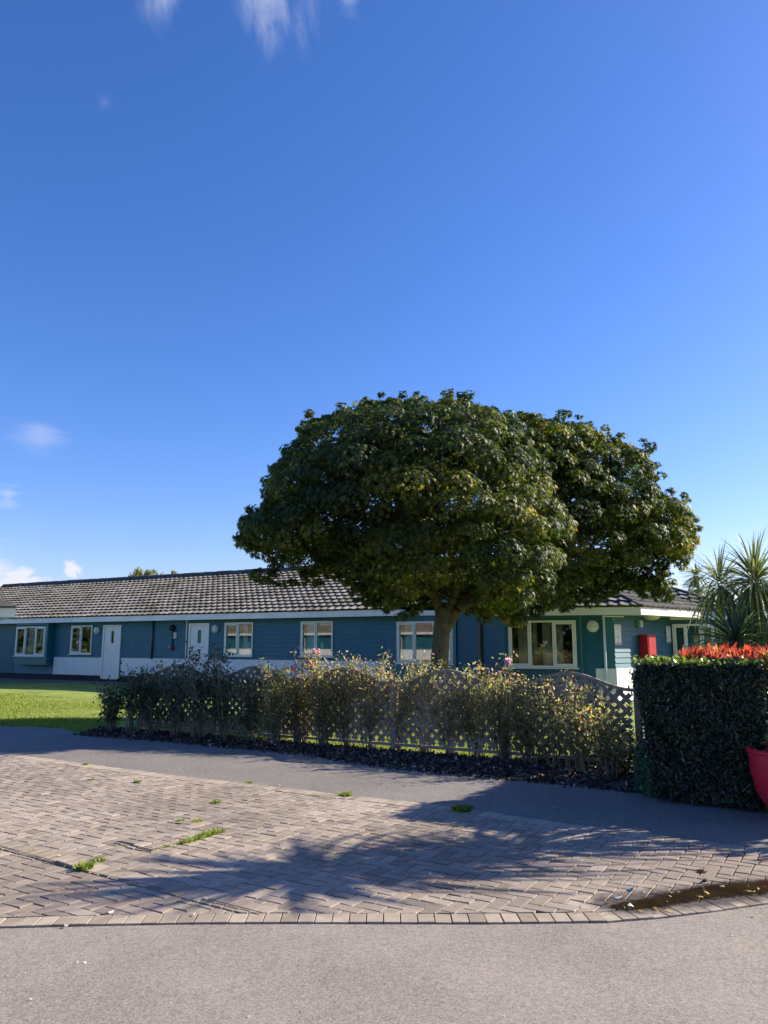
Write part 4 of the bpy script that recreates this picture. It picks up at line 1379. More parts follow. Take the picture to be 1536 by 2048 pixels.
def fill_mass(sil, Y0, D, nf, nb, nrim, ncore, rmin=0.34, rmax=0.68, Rm=2.6, shade=0.0):
    poly = [(at_depth(px, py, Y0).x, at_depth(px, py, Y0).z) for px, py in sil]
    xs = [p[0] for p in poly]; zs = [p[1] for p in poly]
    area = abs(poly_area(poly))
    acc = []
    cnt = {'f': 0, 'b': 0, 'rim': 0, 'core': 0}
    want = {'f': nf, 'b': nb, 'rim': nrim, 'core': ncore}
    tries = 0
    mz = (min(zs) + max(zs)) / 2
    while any(cnt[k] < want[k] for k in want) and tries < 60000:
        tries += 1
        p = np.array([rng.uniform(min(xs), max(xs)), rng.uniform(min(zs), max(zs))])
        if not in_poly(p, poly): continue
        d = seg_dist(p, poly)
        r = rng.uniform(rmin, rmax)
        q = min(d / Rm, 1.0)
        h = D * math.sqrt(max(0, 1 - (1 - q) ** 2))
        # the crown is a dome: full in the middle, drawn in towards the top and the skirt
        if d < r * 1.25:
            k = 'rim'; r = min(r, d * 1.02)
            if r < 0.13: continue
            y = rng.uniform(-h, h) * 0.7
        else:
            k = rng.choice(['f', 'b', 'core'])
            if k == 'f': y = -(h - r * 0.3) * rng.uniform(0.72, 1.04)
            elif k == 'b': y = (h - r * 0.3) * rng.uniform(0.85, 1.0)
            else: y = rng.uniform(-.7, .7) * h; r = 0.55
        if cnt[k] >= want[k]: continue
        if k != 'core' and any(abs(p[0] - o[0]) < 1 and (p[0] - o[0]) ** 2 + (p[1] - o[1]) ** 2 + (y - o[2]) ** 2 < (0.62 * (r + o[3])) ** 2 for o in acc): continue
        acc.append((p[0], p[1], y, r))
        cnt[k] += 1
        Y = Y0 + y
        # perspective keeps the front bulge inside the outline only when small; pull it in slightly
        f = 1 + (y / Y0) * 0.75
        lobes.append((p[0] * f, Y, CAMH + (p[1] - CAMH) * f, r, k, shade))
    # ragged sprigs at the outline
    P = np.array(poly)
    for i in range(len(P)):
        a, b = P[i], P[(i + 1) % len(P)]
        n = int(np.linalg.norm(b - a) / 0.17)
        for j in range(n):
            q = a + (b - a) * (j + rng.random()) / max(n, 1) + rng.normal(size=2) * 0.025
            lobes.append((q[0], Y0 + rng.uniform(-.5, .5), q[1], rng.uniform(.08, .15), 'sprig', shade))


fill_mass(SA, TY, 3.0, 260, 110, 170, 110)
fill_mass(SB, TY + 1.7, 2.2, 170, 80, 120, 70, rmin=.3, rmax=.6)
# a drooping sunlit spray low on the right of the trunk and stragglers
for (px, py, rr) in ((1022, 1228, .28), (1035, 1240, .2), (1012, 1216, .3), (1190, 1190, .3), (1215, 1180, .25), (1325, 1180, .22), (1310, 1170, .22), (500, 1085, .3), (520, 1150, .22), (1070, 1222, .2), (1085, 1205, .3), (1235, 1168, .25), (1270, 1172, .25)):
    c = at_depth(px, py, TY + (.2 if px < 1100 else 1.5)); lobes.append((c.x, c.y, c.z, rr, 'rim', 0))

LP, LN, LS_, LD, LR_ = [], [], [], [], []
cc = np.array([cen.x, TY + .5, cen.z - .6])
for (x, y, z, r, k, sh) in lobes:
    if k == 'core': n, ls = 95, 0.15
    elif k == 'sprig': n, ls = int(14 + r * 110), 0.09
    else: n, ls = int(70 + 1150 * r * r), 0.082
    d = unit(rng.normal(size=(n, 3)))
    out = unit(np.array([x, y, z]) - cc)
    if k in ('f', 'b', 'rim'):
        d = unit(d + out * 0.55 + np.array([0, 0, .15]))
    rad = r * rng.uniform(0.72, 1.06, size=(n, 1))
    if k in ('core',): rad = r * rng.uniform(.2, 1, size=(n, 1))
    P = np.array([x, y, z]) + d * rad * np.array([1.1, 1.1, 0.72])
    Nn = unit(d * 0.8 + np.array([0, 0, 0.35]) + rng.normal(size=(n, 3)) * 0.34)
    LP.append(P); LN.append(Nn); LS_.append(ls * rng.uniform(0.65, 1.25, n))
    LD.append(unit(d * 0.7 + np.array([0, 0, -0.75])))
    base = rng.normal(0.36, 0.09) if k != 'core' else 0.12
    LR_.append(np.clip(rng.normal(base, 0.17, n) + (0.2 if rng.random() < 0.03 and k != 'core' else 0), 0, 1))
LP = np.concatenate(LP); LN = np.concatenate(LN); LS_ = np.concatenate(LS_); LD = np.concatenate(LD); LR_ = np.concatenate(LR_)
# keep the fork of the trunk in view: no sprays hang in front of it
uu = LP[:, 0] / LP[:, 1] * 1562 + 768; vv = 1287 - (LP[:, 2] - CAMH) / LP[:, 1] * 1562
keep = ~((LP[:, 1] < TY + .05) & (vv > 1172 + np.abs(uu - 893) * .25) & (uu > 846) & (uu < 950))
LP, LN, LS_, LD, LR_ = LP[keep], LN[keep], LS_[keep], LD[keep], LR_[keep]
tree = thing('maple_tree', 'large round-headed dark green tree on a single thick trunk behind the trellis', 'tree', (ground(880, 1427).x, TY, 0))
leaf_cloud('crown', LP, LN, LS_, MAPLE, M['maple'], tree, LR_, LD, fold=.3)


def curve_pts(pts, n=8):
    """Catmull-Rom through points"""
    P = [Vector(p) for p in pts]; P = [P[0] * 2 - P[1]] + P + [P[-1] * 2 - P[-2]]
    out = []
    for i in range(1, len(P) - 2):
        for k in range(n):
            t = k / n
            out.append(0.5 * ((2 * P[i]) + (-P[i - 1] + P[i + 1]) * t + (2 * P[i - 1] - 5 * P[i] + 4 * P[i + 1] - P[i + 2]) * t * t + (-P[i - 1] + 3 * P[i] - 3 * P[i + 1] + P[i + 2]) * t ** 3))
    out.append(P[-2])
    return out


def limb(mb, pix, r0, r1, seg=14, flare=False):
    pts = curve_pts([at_depth(px, py, Y) for px, py, Y in pix], 6)
    n = len(pts)
    rad = []
    for i in range(n):
        t = i / (n - 1); r = r0 + (r1 - r0) * t
        if flare: r *= 1 + 0.5 * max(0, 1 - t * 5) ** 2
        rad.append(r * (1 + 0.035 * math.sin(i * 2.3)))
    mb.tube(pts, rad, seg)


tb = MB()
limb(tb, [(875, 1434, TY), (879, 1340, TY), (881, 1290, TY), (884, 1250, TY), (888, 1215, TY)], .205, .175, flare=True)
limb(tb, [(884, 1262, TY), (880, 1222, TY), (866, 1185, TY), (850, 1140, TY), (800, 1060, TY - .3), (760, 980, TY - .2)], .135, .05)
limb(tb, [(886, 1255, TY), (898, 1215, TY), (912, 1185, TY - .1), (922, 1130, TY - .2), (930, 1040, TY), (940, 920, TY)], .12, .05)
limb(tb, [(888, 1262, TY), (910, 1228, TY), (940, 1195, TY), (990, 1150, TY + .5), (1080, 1080, TY + 1.2), (1200, 1020, TY + 1.7)], .13, .05)
limb(tb, [(868, 1190, TY), (820, 1165, TY - .6), (740, 1120, TY - 1.2), (640, 1090, TY - 1)], .08, .03)
limb(tb, [(915, 1215, TY), (960, 1205, TY - .6), (1010, 1190, TY - .8), (1040, 1210, TY - .3)], .06, .02)
limb(tb, [(990, 1150, TY + .5), (1120, 1140, TY + 1.5), (1250, 1120, TY + 1.8), (1330, 1090, TY + 1.7)], .08, .03)
limb(tb, [(1120, 1140, TY + 1.5), (1210, 1160, TY + 1.6), (1310, 1175, TY + 1.6)], .035, .012)
tb.build('trunk', M['bark'], tree, smooth=True)

# ------------------------------------------------------------------ trellis fence
FT = Frame(0.948, 11.66, math.degrees(math.atan2(1.57, -.93)))
PW = 1.825
tw = 0.03
names = {-3: 'leftmost arched trellis panel, behind the dark green rose bushes', -2: 'arched trellis panel second from the left, behind the rose bushes',
         -1: 'middle arched trellis panel, left of the tree trunk', 0: 'arched trellis panel directly in front of the tree trunk', 1: 'rightmost arched trellis panel, largest in view, next to the dark hedge'}


def arch(s):
    t = abs(s) / (PW / 2 - .06)
    t = min(t, 1)
    return 1.01 + 0.20 * (0.5 + 0.5 * math.cos(math.pi * t)) if True else 1


for k in range(-3, 2):
    c = k * PW
    t = thing('trellis_panel', names[k], 'fence panel', tuple(FT(c, 0, 0)), group='arched trellis panels of the fence')
    hw = PW / 2 - .055
    lt = MB()
    pitch = 0.112; hwid = 0.030; z0 = 0.10
    def clipadd(u, z, du, dz, L, layer):
        # slat as a long strip clipped to the panel outline
        N = int(L / 0.03)
        run = []
        def flush(run):
            if len(run) < 2: return
            (u0, w0), (u1, w1) = run[0], run[-1]
            nx, nz = -dz * hwid, du * hwid
            n0, n1 = (0.0, .009) if layer == 0 else (.0095, .0185)
            a = [(u0 - nx, w0 - nz), (u1 - nx, w1 - nz), (u1 + nx, w1 + nz), (u0 + nx, w0 + nz)]
            lt.hexa([FT(c + q[0], n0, q[1]) for q in a] + [FT(c + q[0], n1, q[1]) for q in a])
        for i in range(N + 1):
            uu, zz = u + du * i * .03, z + dz * i * .03
            if abs(uu) < hw - .03 and z0 + .02 < zz < arch(uu) - .02: run.append((uu, zz))
            else: flush(run); run = []
        flush(run)
    ph = rng.uniform(0, pitch)
    kk = -30
    D2_ = pitch * math.sqrt(2)
    for j in range(-20, 22):
        clipadd(-1.2, z0 - 1.2 + j * D2_ - .6, .7071, .7071, 4.2, 0)
        clipadd(-1.2, z0 + 1.2 + j * D2_ + .6, .7071, -.7071, 4.2, 1)
    lt.build('lattice', M['wood_grey'], t)
    fr = MB()
    fr.fbox(FT, c - hw - tw, c - hw, -.012, .034, .06, arch(-hw) + .01); fr.fbox(FT, c + hw, c + hw + tw, -.012, .034, .06, arch(hw) + .01)
    fr.fbox(FT, c - hw, c + hw, -.012, .034, .07, .11)
    fr.build('frame', M['wood_grey'], t, bevel=.003)
    ar = MB(); N = 28
    for i in range(N):
        a, b = -hw - tw + (2 * hw + 2 * tw) * i / N, -hw - tw + (2 * hw + 2 * tw) * (i + 1) / N
        za, zb = arch(a), arch(b)
        ar.hexa([FT(c + a, .036, za - .03), FT(c + b, .036, zb - .03), FT(c + b, -.014, zb - .03), FT(c + a, -.014, za - .03),
                 FT(c + a, .036, za + .012), FT(c + b, .036, zb + .012), FT(c + b, -.014, zb + .012), FT(c + a, -.014, za + .012)])
    ar.build('arched_rail', M['wood_grey'], t)
pn = {-4: 'end post of the trellis at the far left among dark rose stems', -3: 'trellis post between the first and second panels from the left', -2: 'trellis post between the second and middle panels',
      -1: 'trellis post just left of the tree trunk with lit grass at its foot', 0: 'trellis post right of the tree trunk', 1: 'trellis end post beside the hedge'}
for k in range(-4, 2):
    c = (k + .5) * PW
    p = MB(); p.fbox(FT, c - .045, c + .045, -.05, .05, -.05, 1.03); p.fbox(FT, c - .055, c + .055, -.06, .06, 1.032, 1.05)
    setp(p.build('fence_post', M['wood_grey'], bevel=.004), pn[k], 'post', 'posts of the trellis fence')

# ------------------------------------------------------------------ bark mulch bed
fence_pts = [(FT(s, -.25, 0).x, FT(s, -.25, 0).y) for s in (-5.2 * PW / 1.2, -3 * PW, 0, 1.6 * PW)]
bed_poly = mul_front[:9] + [G(1300, 1588), G(1290, 1500)] + [(FT(s, .0, 0).x, FT(s, .0, 0).y) for s in (1.7 * PW, 0, -3 * PW, -3.7 * PW)] + [G(200, 1455)]
sheet('mulch_bed', bed_poly, -0.004, M['soil'])
N = 15000
bx = [p[0] for p in bed_poly]; by = [p[1] for p in bed_poly]
pts = []
while len(pts) < N:
    x, y = rng.uniform(min(bx), max(bx)), rng.uniform(min(by), max(by))
    if in_poly((x, y), bed_poly):
        pts.append((x, y, abs(rng.normal(0.012, .012))))
pts = np.array(pts)
# spill of crumbs over the tarmac edge
sp = []
for _ in range(1300):
    i = rng.integers(0, 9); a, b = mul_front[i], mul_front[i + 1]; t_ = rng.random()
    sp.append((a[0] + (b[0] - a[0]) * t_ - abs(rng.normal(0, .05)), a[1] + (b[1] - a[1]) * t_ - abs(rng.normal(0, .07)), .01))
pts = np.concatenate([pts, np.array(sp)])
N = len(pts)
leaf_cloud('bark_chips', pts, unit(np.array([0, 0, 1.0]) + rng.normal(size=(N, 3)) * .6), rng.uniform(.02, .065, N), np.array([(-.3, -.5), (.3, -.45), (.35, .4), (.05, .55), (-.3, .5)]), M['chip'])['kind'] = 'stuff'

# ------------------------------------------------------------------ rose bushes
def rose(name, seed, hgt, spread, ncane, nleaf, leafm, lsize, loc, label, flowers=()):
    r_ = np.random.default_rng(seed)
    t = thing('rose_bush', label, 'rose bush', (loc[0], loc[1], 0), group='rose bushes along the trellis')
    st = MB(); LPp = []; LDd = []
    for i in range(ncane):
        az = r_.uniform(0, 2 * math.pi); lean = abs(r_.normal(0, .26)) * spread
        h = hgt * r_.uniform(.6, 1.0)
        b = Vector((loc[0] + r_.normal(0, .05), loc[1] + r_.normal(0, .05), -.02))
        d = Vector((math.cos(az) * lean, math.sin(az) * lean, 1)).normalized()
        p = [b]; cur = b.copy(); dd = d.copy(); nseg = 6
        for s in range(nseg):
            dd = (dd + Vector(r_.normal(0, .07, 3)) + Vector((0, 0, .04))).normalized()
            cur = cur + dd * h / nseg; p.append(cur.copy())
        st.tube(p, list(np.linspace(.0095, .004, nseg + 1)), 5)
        for k in range(r_.integers(8, 14)):
            t_ = r_.uniform(.22, .98) * nseg; q = int(min(t_, nseg - 1)); f = t_ - q
            o = p[q].lerp(p[q + 1], min(f, 1))
            tz = r_.uniform(0, 2 * math.pi); td = Vector((math.cos(tz), math.sin(tz), r_.uniform(.2, 1.1))).normalized()
            L = r_.uniform(.08, .30)
            e1 = o + td * L * .5; e2 = o + (td + Vector((0, 0, .3))).normalized() * L
            st.tube([o, e1, e2], [.0045, .0035, .0022], 4)
            m_ = int(r_.integers(4, 13) * (0.55 + 0.8 * t_ / nseg))
            for _ in range(m_):
                LPp.append(e1.lerp(e2, r_.random() * 1.2) + Vector(r_.normal(0, .045, 3)))
    LPp = np.array([tuple(p) for p in LPp])
    idx = r_.permutation(len(LPp))
    if len(LPp) > nleaf: LPp = LPp[idx[:nleaf]]
    n = len(LPp)
    hz = np.clip(LPp[:, 2] / hgt, 0, 1)
    LPp = LPp + 0
    leaf_cloud('leaves', LPp, unit(r_.normal(size=(n, 3)) + np.array([0, 0, .6])), lsize * r_.uniform(.6, 1.25, n), OVAL, M[leafm], t,
               np.clip(r_.normal(.42, .26, n) + (hz - .6) * .25, 0, 1), None)
    st.build('stems', M['cane'], t)
    for (px, py, size, mt) in flowers:
        c = at_depth(px, py, loc[1] - .02); c = np.array(c)
        m_ = 26; d = unit(r_.normal(size=(m_, 3)) + np.array([0, 0, .3]))
        f = leaf_cloud('flower', c + d * size * .32, unit(d + r_.normal(size=(m_, 3)) * .3), np.full(m_, size * .75), OVAL * np.array([1.7, .9]), M[mt], t)
        sb = MB(); sb.tube([Vector(c), Vector(c) + Vector((.02, 0, -.12)), Vector(c) + Vector((.03, .03, -.42))], .004, 5); sb.build('flower_stalk', M['cane'], t)
    return t


roses = [
    (222, 1462, 1, 1.0, .8, 'rose_green', 'straggly dark rose bush at the far left end of the row on the grass', ()),
    (262, 1468, 2, 1.25, .9, 'rose_green', 'dark rose bush at the left end post of the trellis', ()),
    (305, 1468, 3, 1.35, .9, 'rose_green', 'dark green rose bush in front of the leftmost trellis panel, left side', ()),
    (352, 1474, 4, 1.3, .9, 'rose_green', 'dark green rose bush in front of the leftmost trellis arch', ()),
    (398, 1477, 5, 1.6, .85, 'rose_green', 'tall dark green rose bush below the second white door', ()),
    (446, 1480, 6, 1.65, .9, 'rose_green', 'tallest dark rose bush with one pale bloom, below the two-light window', ((443, 1354, .09, 'cream'),)),
    (500, 1486, 7, 1.3, .8, 'rose_green', 'dark rose bush with an orange tip, left of the sunlit bushes', ()),
    (548, 1490, 8, 1.35, .9, 'rose_autumn', 'first sunlit yellowing rose bush from the left', ()),
    (600, 1487, 9, 1.55, .9, 'rose_autumn', 'sunlit rose bush with pink blooms below the window, left bloom pair', ((589, 1335, .13, 'pink'), (619, 1329, .17, 'pink'), (632, 1304, .14, 'pink'))),
    (645, 1492, 10, 1.45, .9, 'rose_autumn', 'sunlit rose bush just right of the pink blooms', ()),
    (695, 1493, 11, 1.45, .95, 'rose_autumn', 'bushy autumn rose in front of the middle trellis arch', ()),
    (742, 1496, 12, 1.5, .9, 'rose_autumn', 'autumn rose bush with tall pale leaves left of the fence post', ()),
    (795, 1500, 13, 1.3, .9, 'rose_autumn', 'yellow and orange rose bush covering the fence post left of the trunk', ()),
    (850, 1503, 14, 1.45, .9, 'rose_autumn', 'rose bush with a reddish tall tip in front of the tree trunk', ((1, 1, 0, ''),)),
    (900, 1508, 15, 1.2, .9, 'rose_autumn', 'rose bush with orange leaves beneath the arch by the tree trunk', ()),
    (955, 1512, 16, 1.15, .9, 'rose_autumn', 'twiggy rose bush in front of the right half of the trunk panel', ()),
    (1008, 1521, 17, 1.4, .95, 'rose_autumn', 'rose bush with one pink bloom left of the widest window', ((1015, 1323, .12, 'pink'),)),
    (1058, 1527, 18, 1.2, .95, 'rose_autumn', 'reddish and yellow rose bush at the left side of the rightmost panel', ()),
    (1110, 1538, 19, 1.15, .85, 'rose_autumn', 'sparse rose bush in front of the rightmost trellis arch', ()),
    (1165, 1545, 20, 1.2, .8, 'rose_autumn', 'rose bush with a rusty brown top in front of the rightmost panel', ()),
    (1222, 1556, 21, .75, .7, 'rose_autumn', 'low bare rose bush nearest the hedge', ()),
]
for (px, py, sd_, h, sp_, lm, lab, fl) in roses:
    p = ground(px, py)
    fl = [f for f in fl if f[2] > 0]
    green = lm == 'rose_green'
    sparse = px > 1090
    rose('rose_bush', sd_, h * .96, sp_ * .95, (18 if green else 24) if not sparse else 13, 950 if green else (2600 if not sparse else 900), lm, .062 if green else .047, (p.x, p.y), lab, fl)
# ------------------------------------------------------------------ hedges, ivy
def hedge_leaves(name, F, s0, s1, n0, n1, z0, z1, N, size, shape, m, parent, rnd=None, faces=('f', 't', 'l', 'r', 'b'), wob=.05, bulge=.08, taper=0):
    P = []; Nn = []
    w = {'f': (s1 - s0) * (z1 - z0), 'b': (s1 - s0) * (z1 - z0) * .4, 't': (s1 - s0) * (n1 - n0), 'l': (n1 - n0) * (z1 - z0), 'r': (n1 - n0) * (z1 - z0)}
    tot_ = sum(w[f] for f in faces)
    for f in faces:
        n = int(N * w[f] / tot_)
        s = rng.uniform(s0, s1, n); q = rng.uniform(n0, n1, n); z = rng.uniform(z0, z1, n)
        nv = np.zeros((n, 3))
        if f == 'f': q = np.full(n, n1); nv[:] = F.en
        if f == 'b': q = np.full(n, n0); nv[:] = -F.en
        if f == 't': z = np.full(n, z1); nv[:] = (0, 0, 1)
        if f == 'l': s = np.full(n, s0); nv[:] = -F.es
        if f == 'r': s = np.full(n, s1); nv[:] = F.es
        if taper: s = (s0 + s1) / 2 + (s - (s0 + s1) / 2) * (1 - taper * np.clip(1 - z / 1.1, 0, 1))
        pos = np.array(F.o)[None, :] + s[:, None] * np.array(F.es) + q[:, None] * np.array(F.en) + z[:, None] * np.array([0, 0, 1.0])
        und = bulge * (np.sin(s * 5.1 + z * 3.7) * np.sin(z * 4.9 - s * 2.1 + q * 3) + .5 * np.sin(s * 13 + z * 11)) * .6
        dep = -np.abs(rng.normal(0, .05, n)) + rng.normal(0, .014, n) + .05 * (rng.random(n) < .03)
        tr_ = np.clip((z - (z1 - .16)) / .16, 0, 1) ** 2 * .07
        if f != 't': dep = dep - tr_
        else:
            eg = np.minimum(np.minimum(s - s0, s1 - s), np.minimum(q - n0, n1 - q)); dep = dep - np.clip(1 - eg / .14, 0, 1) ** 2 * .07
        pos += nv * (und + dep)[:, None] + rng.normal(size=(n, 3)) * .012
        P.append(pos); Nn.append(unit(nv * .9 + rng.normal(size=(n, 3)) * .62))
    P = np.concatenate(P); Nn = np.concatenate(Nn)
    return leaf_cloud(name, P, Nn, size * rng.uniform(.6, 1.3, len(P)), shape, m, parent, rnd(len(P)) if rnd else None, np.array([0, 0, .3]))


FH = Frame(2.62, 8.28, 119)
hd = thing('clipped_hedge', 'dark clipped hedge block with a square top, in shade beside the trellis', 'hedge', tuple(FH(.6, -.4, 0)))
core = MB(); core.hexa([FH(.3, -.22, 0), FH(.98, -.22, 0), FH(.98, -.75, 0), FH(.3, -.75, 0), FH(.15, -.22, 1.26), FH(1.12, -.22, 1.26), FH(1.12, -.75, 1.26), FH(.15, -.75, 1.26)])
core.build('dark_core', mat('dark hedge interior', (0.018, 0.017, 0.012), 1.0, noise=.5, nscale=30), hd)  # solid dark block, paints the shaded inside seen between the leaves
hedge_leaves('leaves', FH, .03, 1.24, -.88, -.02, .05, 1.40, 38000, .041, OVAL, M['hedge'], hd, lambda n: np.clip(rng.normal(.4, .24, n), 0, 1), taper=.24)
# brighter rim growth on top
n = 1500
s = rng.uniform(-.02, 1.25, n); q = rng.uniform(-.9, -.02, n)
P = np.array(FH.o)[None] + s[:, None] * np.array(FH.es) + q[:, None] * np.array(FH.en) + (1.385 + np.abs(rng.normal(0, .03, n)) + .02 * np.sin(s * 9) * np.sin(q * 8))[:, None] * np.array([0, 0, 1.])
leaf_cloud('top_growth', P, unit(rng.normal(size=(n, 3)) + np.array([0, 0, .5])), rng.uniform(.035, .065, n), OVAL, M['photinia'], hd)
# red-tipped hedge behind
ph = thing('red_tipped_hedge', 'hedge topped with bright red new leaves, behind the dark hedge block', 'hedge', tuple(FH(2, -1.6, 0)))
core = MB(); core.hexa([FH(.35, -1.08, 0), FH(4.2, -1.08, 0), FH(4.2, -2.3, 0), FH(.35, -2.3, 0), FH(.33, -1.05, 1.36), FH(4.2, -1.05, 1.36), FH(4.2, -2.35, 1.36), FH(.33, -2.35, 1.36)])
core.build('dark_core', bpy.data.materials['dark hedge interior'], ph)  # same dark block, interior shade put in as colour
hedge_leaves('leaves', FH, .28, 4.3, -2.4, -1.0, .05, 1.42, 16000, .075, OVAL, M['photinia'], ph, lambda n: np.clip(rng.normal(.4, .28, n), 0, 1))
n = 6500
s = rng.uniform(.5, 4.3, n); q = -1.0 - rng.random(n) ** 1.3 * 1.3
kz = 1.42 + .11 * rng.random(n)
cl = rng.integers(0, 700, n)
cs = rng.uniform(.42, 4.3, 700); cq = -.28 - rng.random(700) * 1.9; cs = np.where(cq > -.95, np.clip(cs, .42, None), cs); ch = 1.42 + rng.random(700) * .09
P = np.array(FH.o)[None] + (cs[cl] + rng.normal(0, .025, n))[:, None] * np.array(FH.es) + (cq[cl] + rng.normal(0, .025, n))[:, None] * np.array(FH.en) + (ch[cl] + rng.normal(0, .02, n))[:, None] * np.array([0, 0, 1.])
leaf_cloud('red_shoots', P, unit(rng.normal(size=(n, 3)) * np.array([1, 1, .35])), rng.uniform(.06, .11, n), LONG * np.array([1.5, 1]), M['redleaf'], ph, rng.random(n), np.array([0, 0, 1.2]))
# ivy skirt
iv = []
base = [(ground(px, py).x, ground(px, py).y) for px, py in ((1268, 1580), (1300, 1592), (1360, 1598), (1430, 1606), (1500, 1612))]
n = 6500
P = []
for _ in range(n):
    i = rng.integers(0, len(base) - 1); t_ = rng.random(); a, b = base[i], base[i + 1]
    h = abs(rng.normal(0, .2)); back = rng.random() * .2
    P.append((a[0] + (b[0] - a[0]) * t_ + back * .45 + rng.normal(0, .02), a[1] + (b[1] - a[1]) * t_ + back * .87 * .4 - .13 + h * .12 + rng.normal(0, .03), h * 1.0 + .015))
P = np.array(P)
leaf_cloud('ivy', P, unit(np.array([-.3, -.75, .6]) + rng.normal(size=(n, 3)) * .5), rng.uniform(.03, .055, n), MAPLE, M['ivy'], None, np.clip(rng.normal(.4, .25, n), 0, 1), np.array([0, 0, -1.]))
setp(bpy.data.objects['ivy'], 'green ivy skirt growing over the tarmac edge at the foot of the dark hedge', 'ivy')
# dark shrub low growth left of hedge foot
n = 1500
g0 = ground(1262, 1560)
P = np.stack([g0.x + rng.normal(-.05, .16, n), g0.y + .25 + rng.normal(0, .12, n), np.abs(rng.normal(.25, .2, n))], 1)
setp(leaf_cloud('low_shrub', P, unit(rng.normal(size=(n, 3))), rng.uniform(.03, .05, n), OVAL, M['hedge'], None, np.clip(rng.normal(.4,.2,n),0,1)), 'low dark shrub between the trellis and the hedge foot', 'shrub')

# ------------------------------------------------------------------ red tub and picket fence
tbx = thing('red_tub', 'big glossy red plastic tub with curved sides at the right edge', 'tub', (3.72 + .42, 7.6, 0))
tc_ = Vector((3.92, 7.46, 0))
b = MB(); b.lathe(tc_, [(.26, 0.0), (.32, .03), (.43, .22), (.47, .42), (.475, .60), (.475, .615), (.455, .615), (.44, .5), (.3, .1)], 48); b.build('shell', M['red_tub'], tbx, smooth=True)
b = MB(); b.lathe(tc_, [(.47, .585), (.495, .592), (.495, .62), (.45, .625)], 48); b.build('rim', M['red_tub'], tbx, smooth=True)
b = MB(); b.lathe(tc_, [(.44, .53), (.2, .56), (.001, .55)], 24); b.build('compost', M['soil'], tbx)
n = 160; a_ = rng.uniform(0, 6.28, n); rr = rng.random(n) ** .5 * .42
P = np.stack([tc_.x + rr * np.cos(a_), tc_.y + rr * np.sin(a_), rng.uniform(.55, .72, n)], 1)
leaf_cloud('bedding_leaves', P, unit(rng.normal(size=(n, 3)) + np.array([0, 0, 1])), rng.uniform(.04, .08, n), OVAL, M['photinia'], tbx)
FP = Frame(3.60, 8.25, 100)
pf = thing('picket_fence', 'short pale timber picket fence behind the red tub', 'fence', tuple(FP(.5, 0, 0)))
for k in range(7):
    b = MB(); x = FP.pix(1490, 1470)[0] + k * .165
    b.fbox(FP, x - .045, x + .045, 0, .022, 0, .70 - .012 * (k % 2)); b.build('picket', M['wood_pale'], pf, bevel=.003)
x = FP.pix(1462, 1510)[0]
b = MB(); b.fbox(FP, x - .04, x + .04, .03, .05, .0, .46); b.build('picket', M['wood_pale'], pf)
b = MB(); b.fbox(FP, -.1, 1.4, -.03, -.002, .48, .56); b.fbox(FP, -.1, 1.4, -.03, -.002, .2, .28); b.build('rail', M['wood_pale'], pf)
n = 1100
P = np.stack([rng.uniform(3.85, 4.9, n), rng.uniform(8.2, 8.5, n), rng.uniform(.55, 1.42, n)], 1)
setp(leaf_cloud('variegated_shrub', P, unit(rng.normal(size=(n, 3))), rng.uniform(.05, .09, n), OVAL, M['photinia'], None, rng.random(n)), 'sunlit variegated shrub above the picket fence at the right edge', 'shrub')

# ------------------------------------------------------------------ cordyline palms
def strap_leaves(name, c, n, L, wid, m, parent, up=.55, droop=1.0, seed=0, lowest=-.5):
    r_ = np.random.default_rng(seed)
    S = 7
    V = []; 
    for i in range(n):
        az = r_.uniform(0, 2 * math.pi)
        el = math.asin(np.clip(r_.uniform(lowest, 1.0) ** 1 if True else 0, -.95, .98))
        d = np.array([math.cos(az) * math.cos(el), math.sin(az) * math.cos(el), math.sin(el)])
        l = L * r_.uniform(.75, 1.15) * (1.0 - .25 * max(0, math.sin(el)))
        p = np.array(c) + d * .05 + np.array([0, 0, .06 * math.sin(el)])
        g = droop * r_.uniform(.5, 1.3) * (1.15 - .75 * max(0, math.sin(el)))
        side = np.cross(d, [0, 0, 1]); side = side / (np.linalg.norm(side) + 1e-6)
        tw_ = r_.normal(0, .5)
        for s in range(S + 1):
            t = s / S
            w = wid * (0.45 + 1.6 * t) if t < .25 else wid * (1 - ((t - .25) / .75) ** 1.6) * .85 + .001
            upn = np.cross(side, d)
            sv = side * math.cos(tw_ * t) + upn * math.sin(tw_ * t)
            V.append(p - sv * w); V.append(p - upn * w * .35); V.append(p + sv * w)
            step = l / S
            d = d + np.array([0, 0, -1.0]) * g * (0.10 + .24 * t); d = d / np.linalg.norm(d)
            p = p + d * step
    faces = []
    for s in range(S):
        b = s * 3
        faces += [(b, b + 1, b + 4, b + 3), (b + 1, b + 2, b + 5, b + 4)]
    return np_mesh(name, np.array(V), faces, (S + 1) * 3, n, m, parent, np.clip(r_.normal(.42, .25, n), 0, 1))


def cordyline(label, heads, trunks, m='palm', loc=(0, 0, 0), name='cordyline_palm'):
    t = thing(name, label, 'palm', loc)
    b = MB()
    for pts, r0, r1 in trunks:
        q = curve_pts(pts, 5); b.tube(q, list(np.linspace(r0, r1, len(q))), 10)
    b.build('trunk', M['palm_bark'], t, smooth=True)
    for (c, n, L, w, up, dr, sd_, lo) in heads:
        strap_leaves('leaf_head', c, n, L, w, M[m], t, up, dr, sd_, lo)
    return t


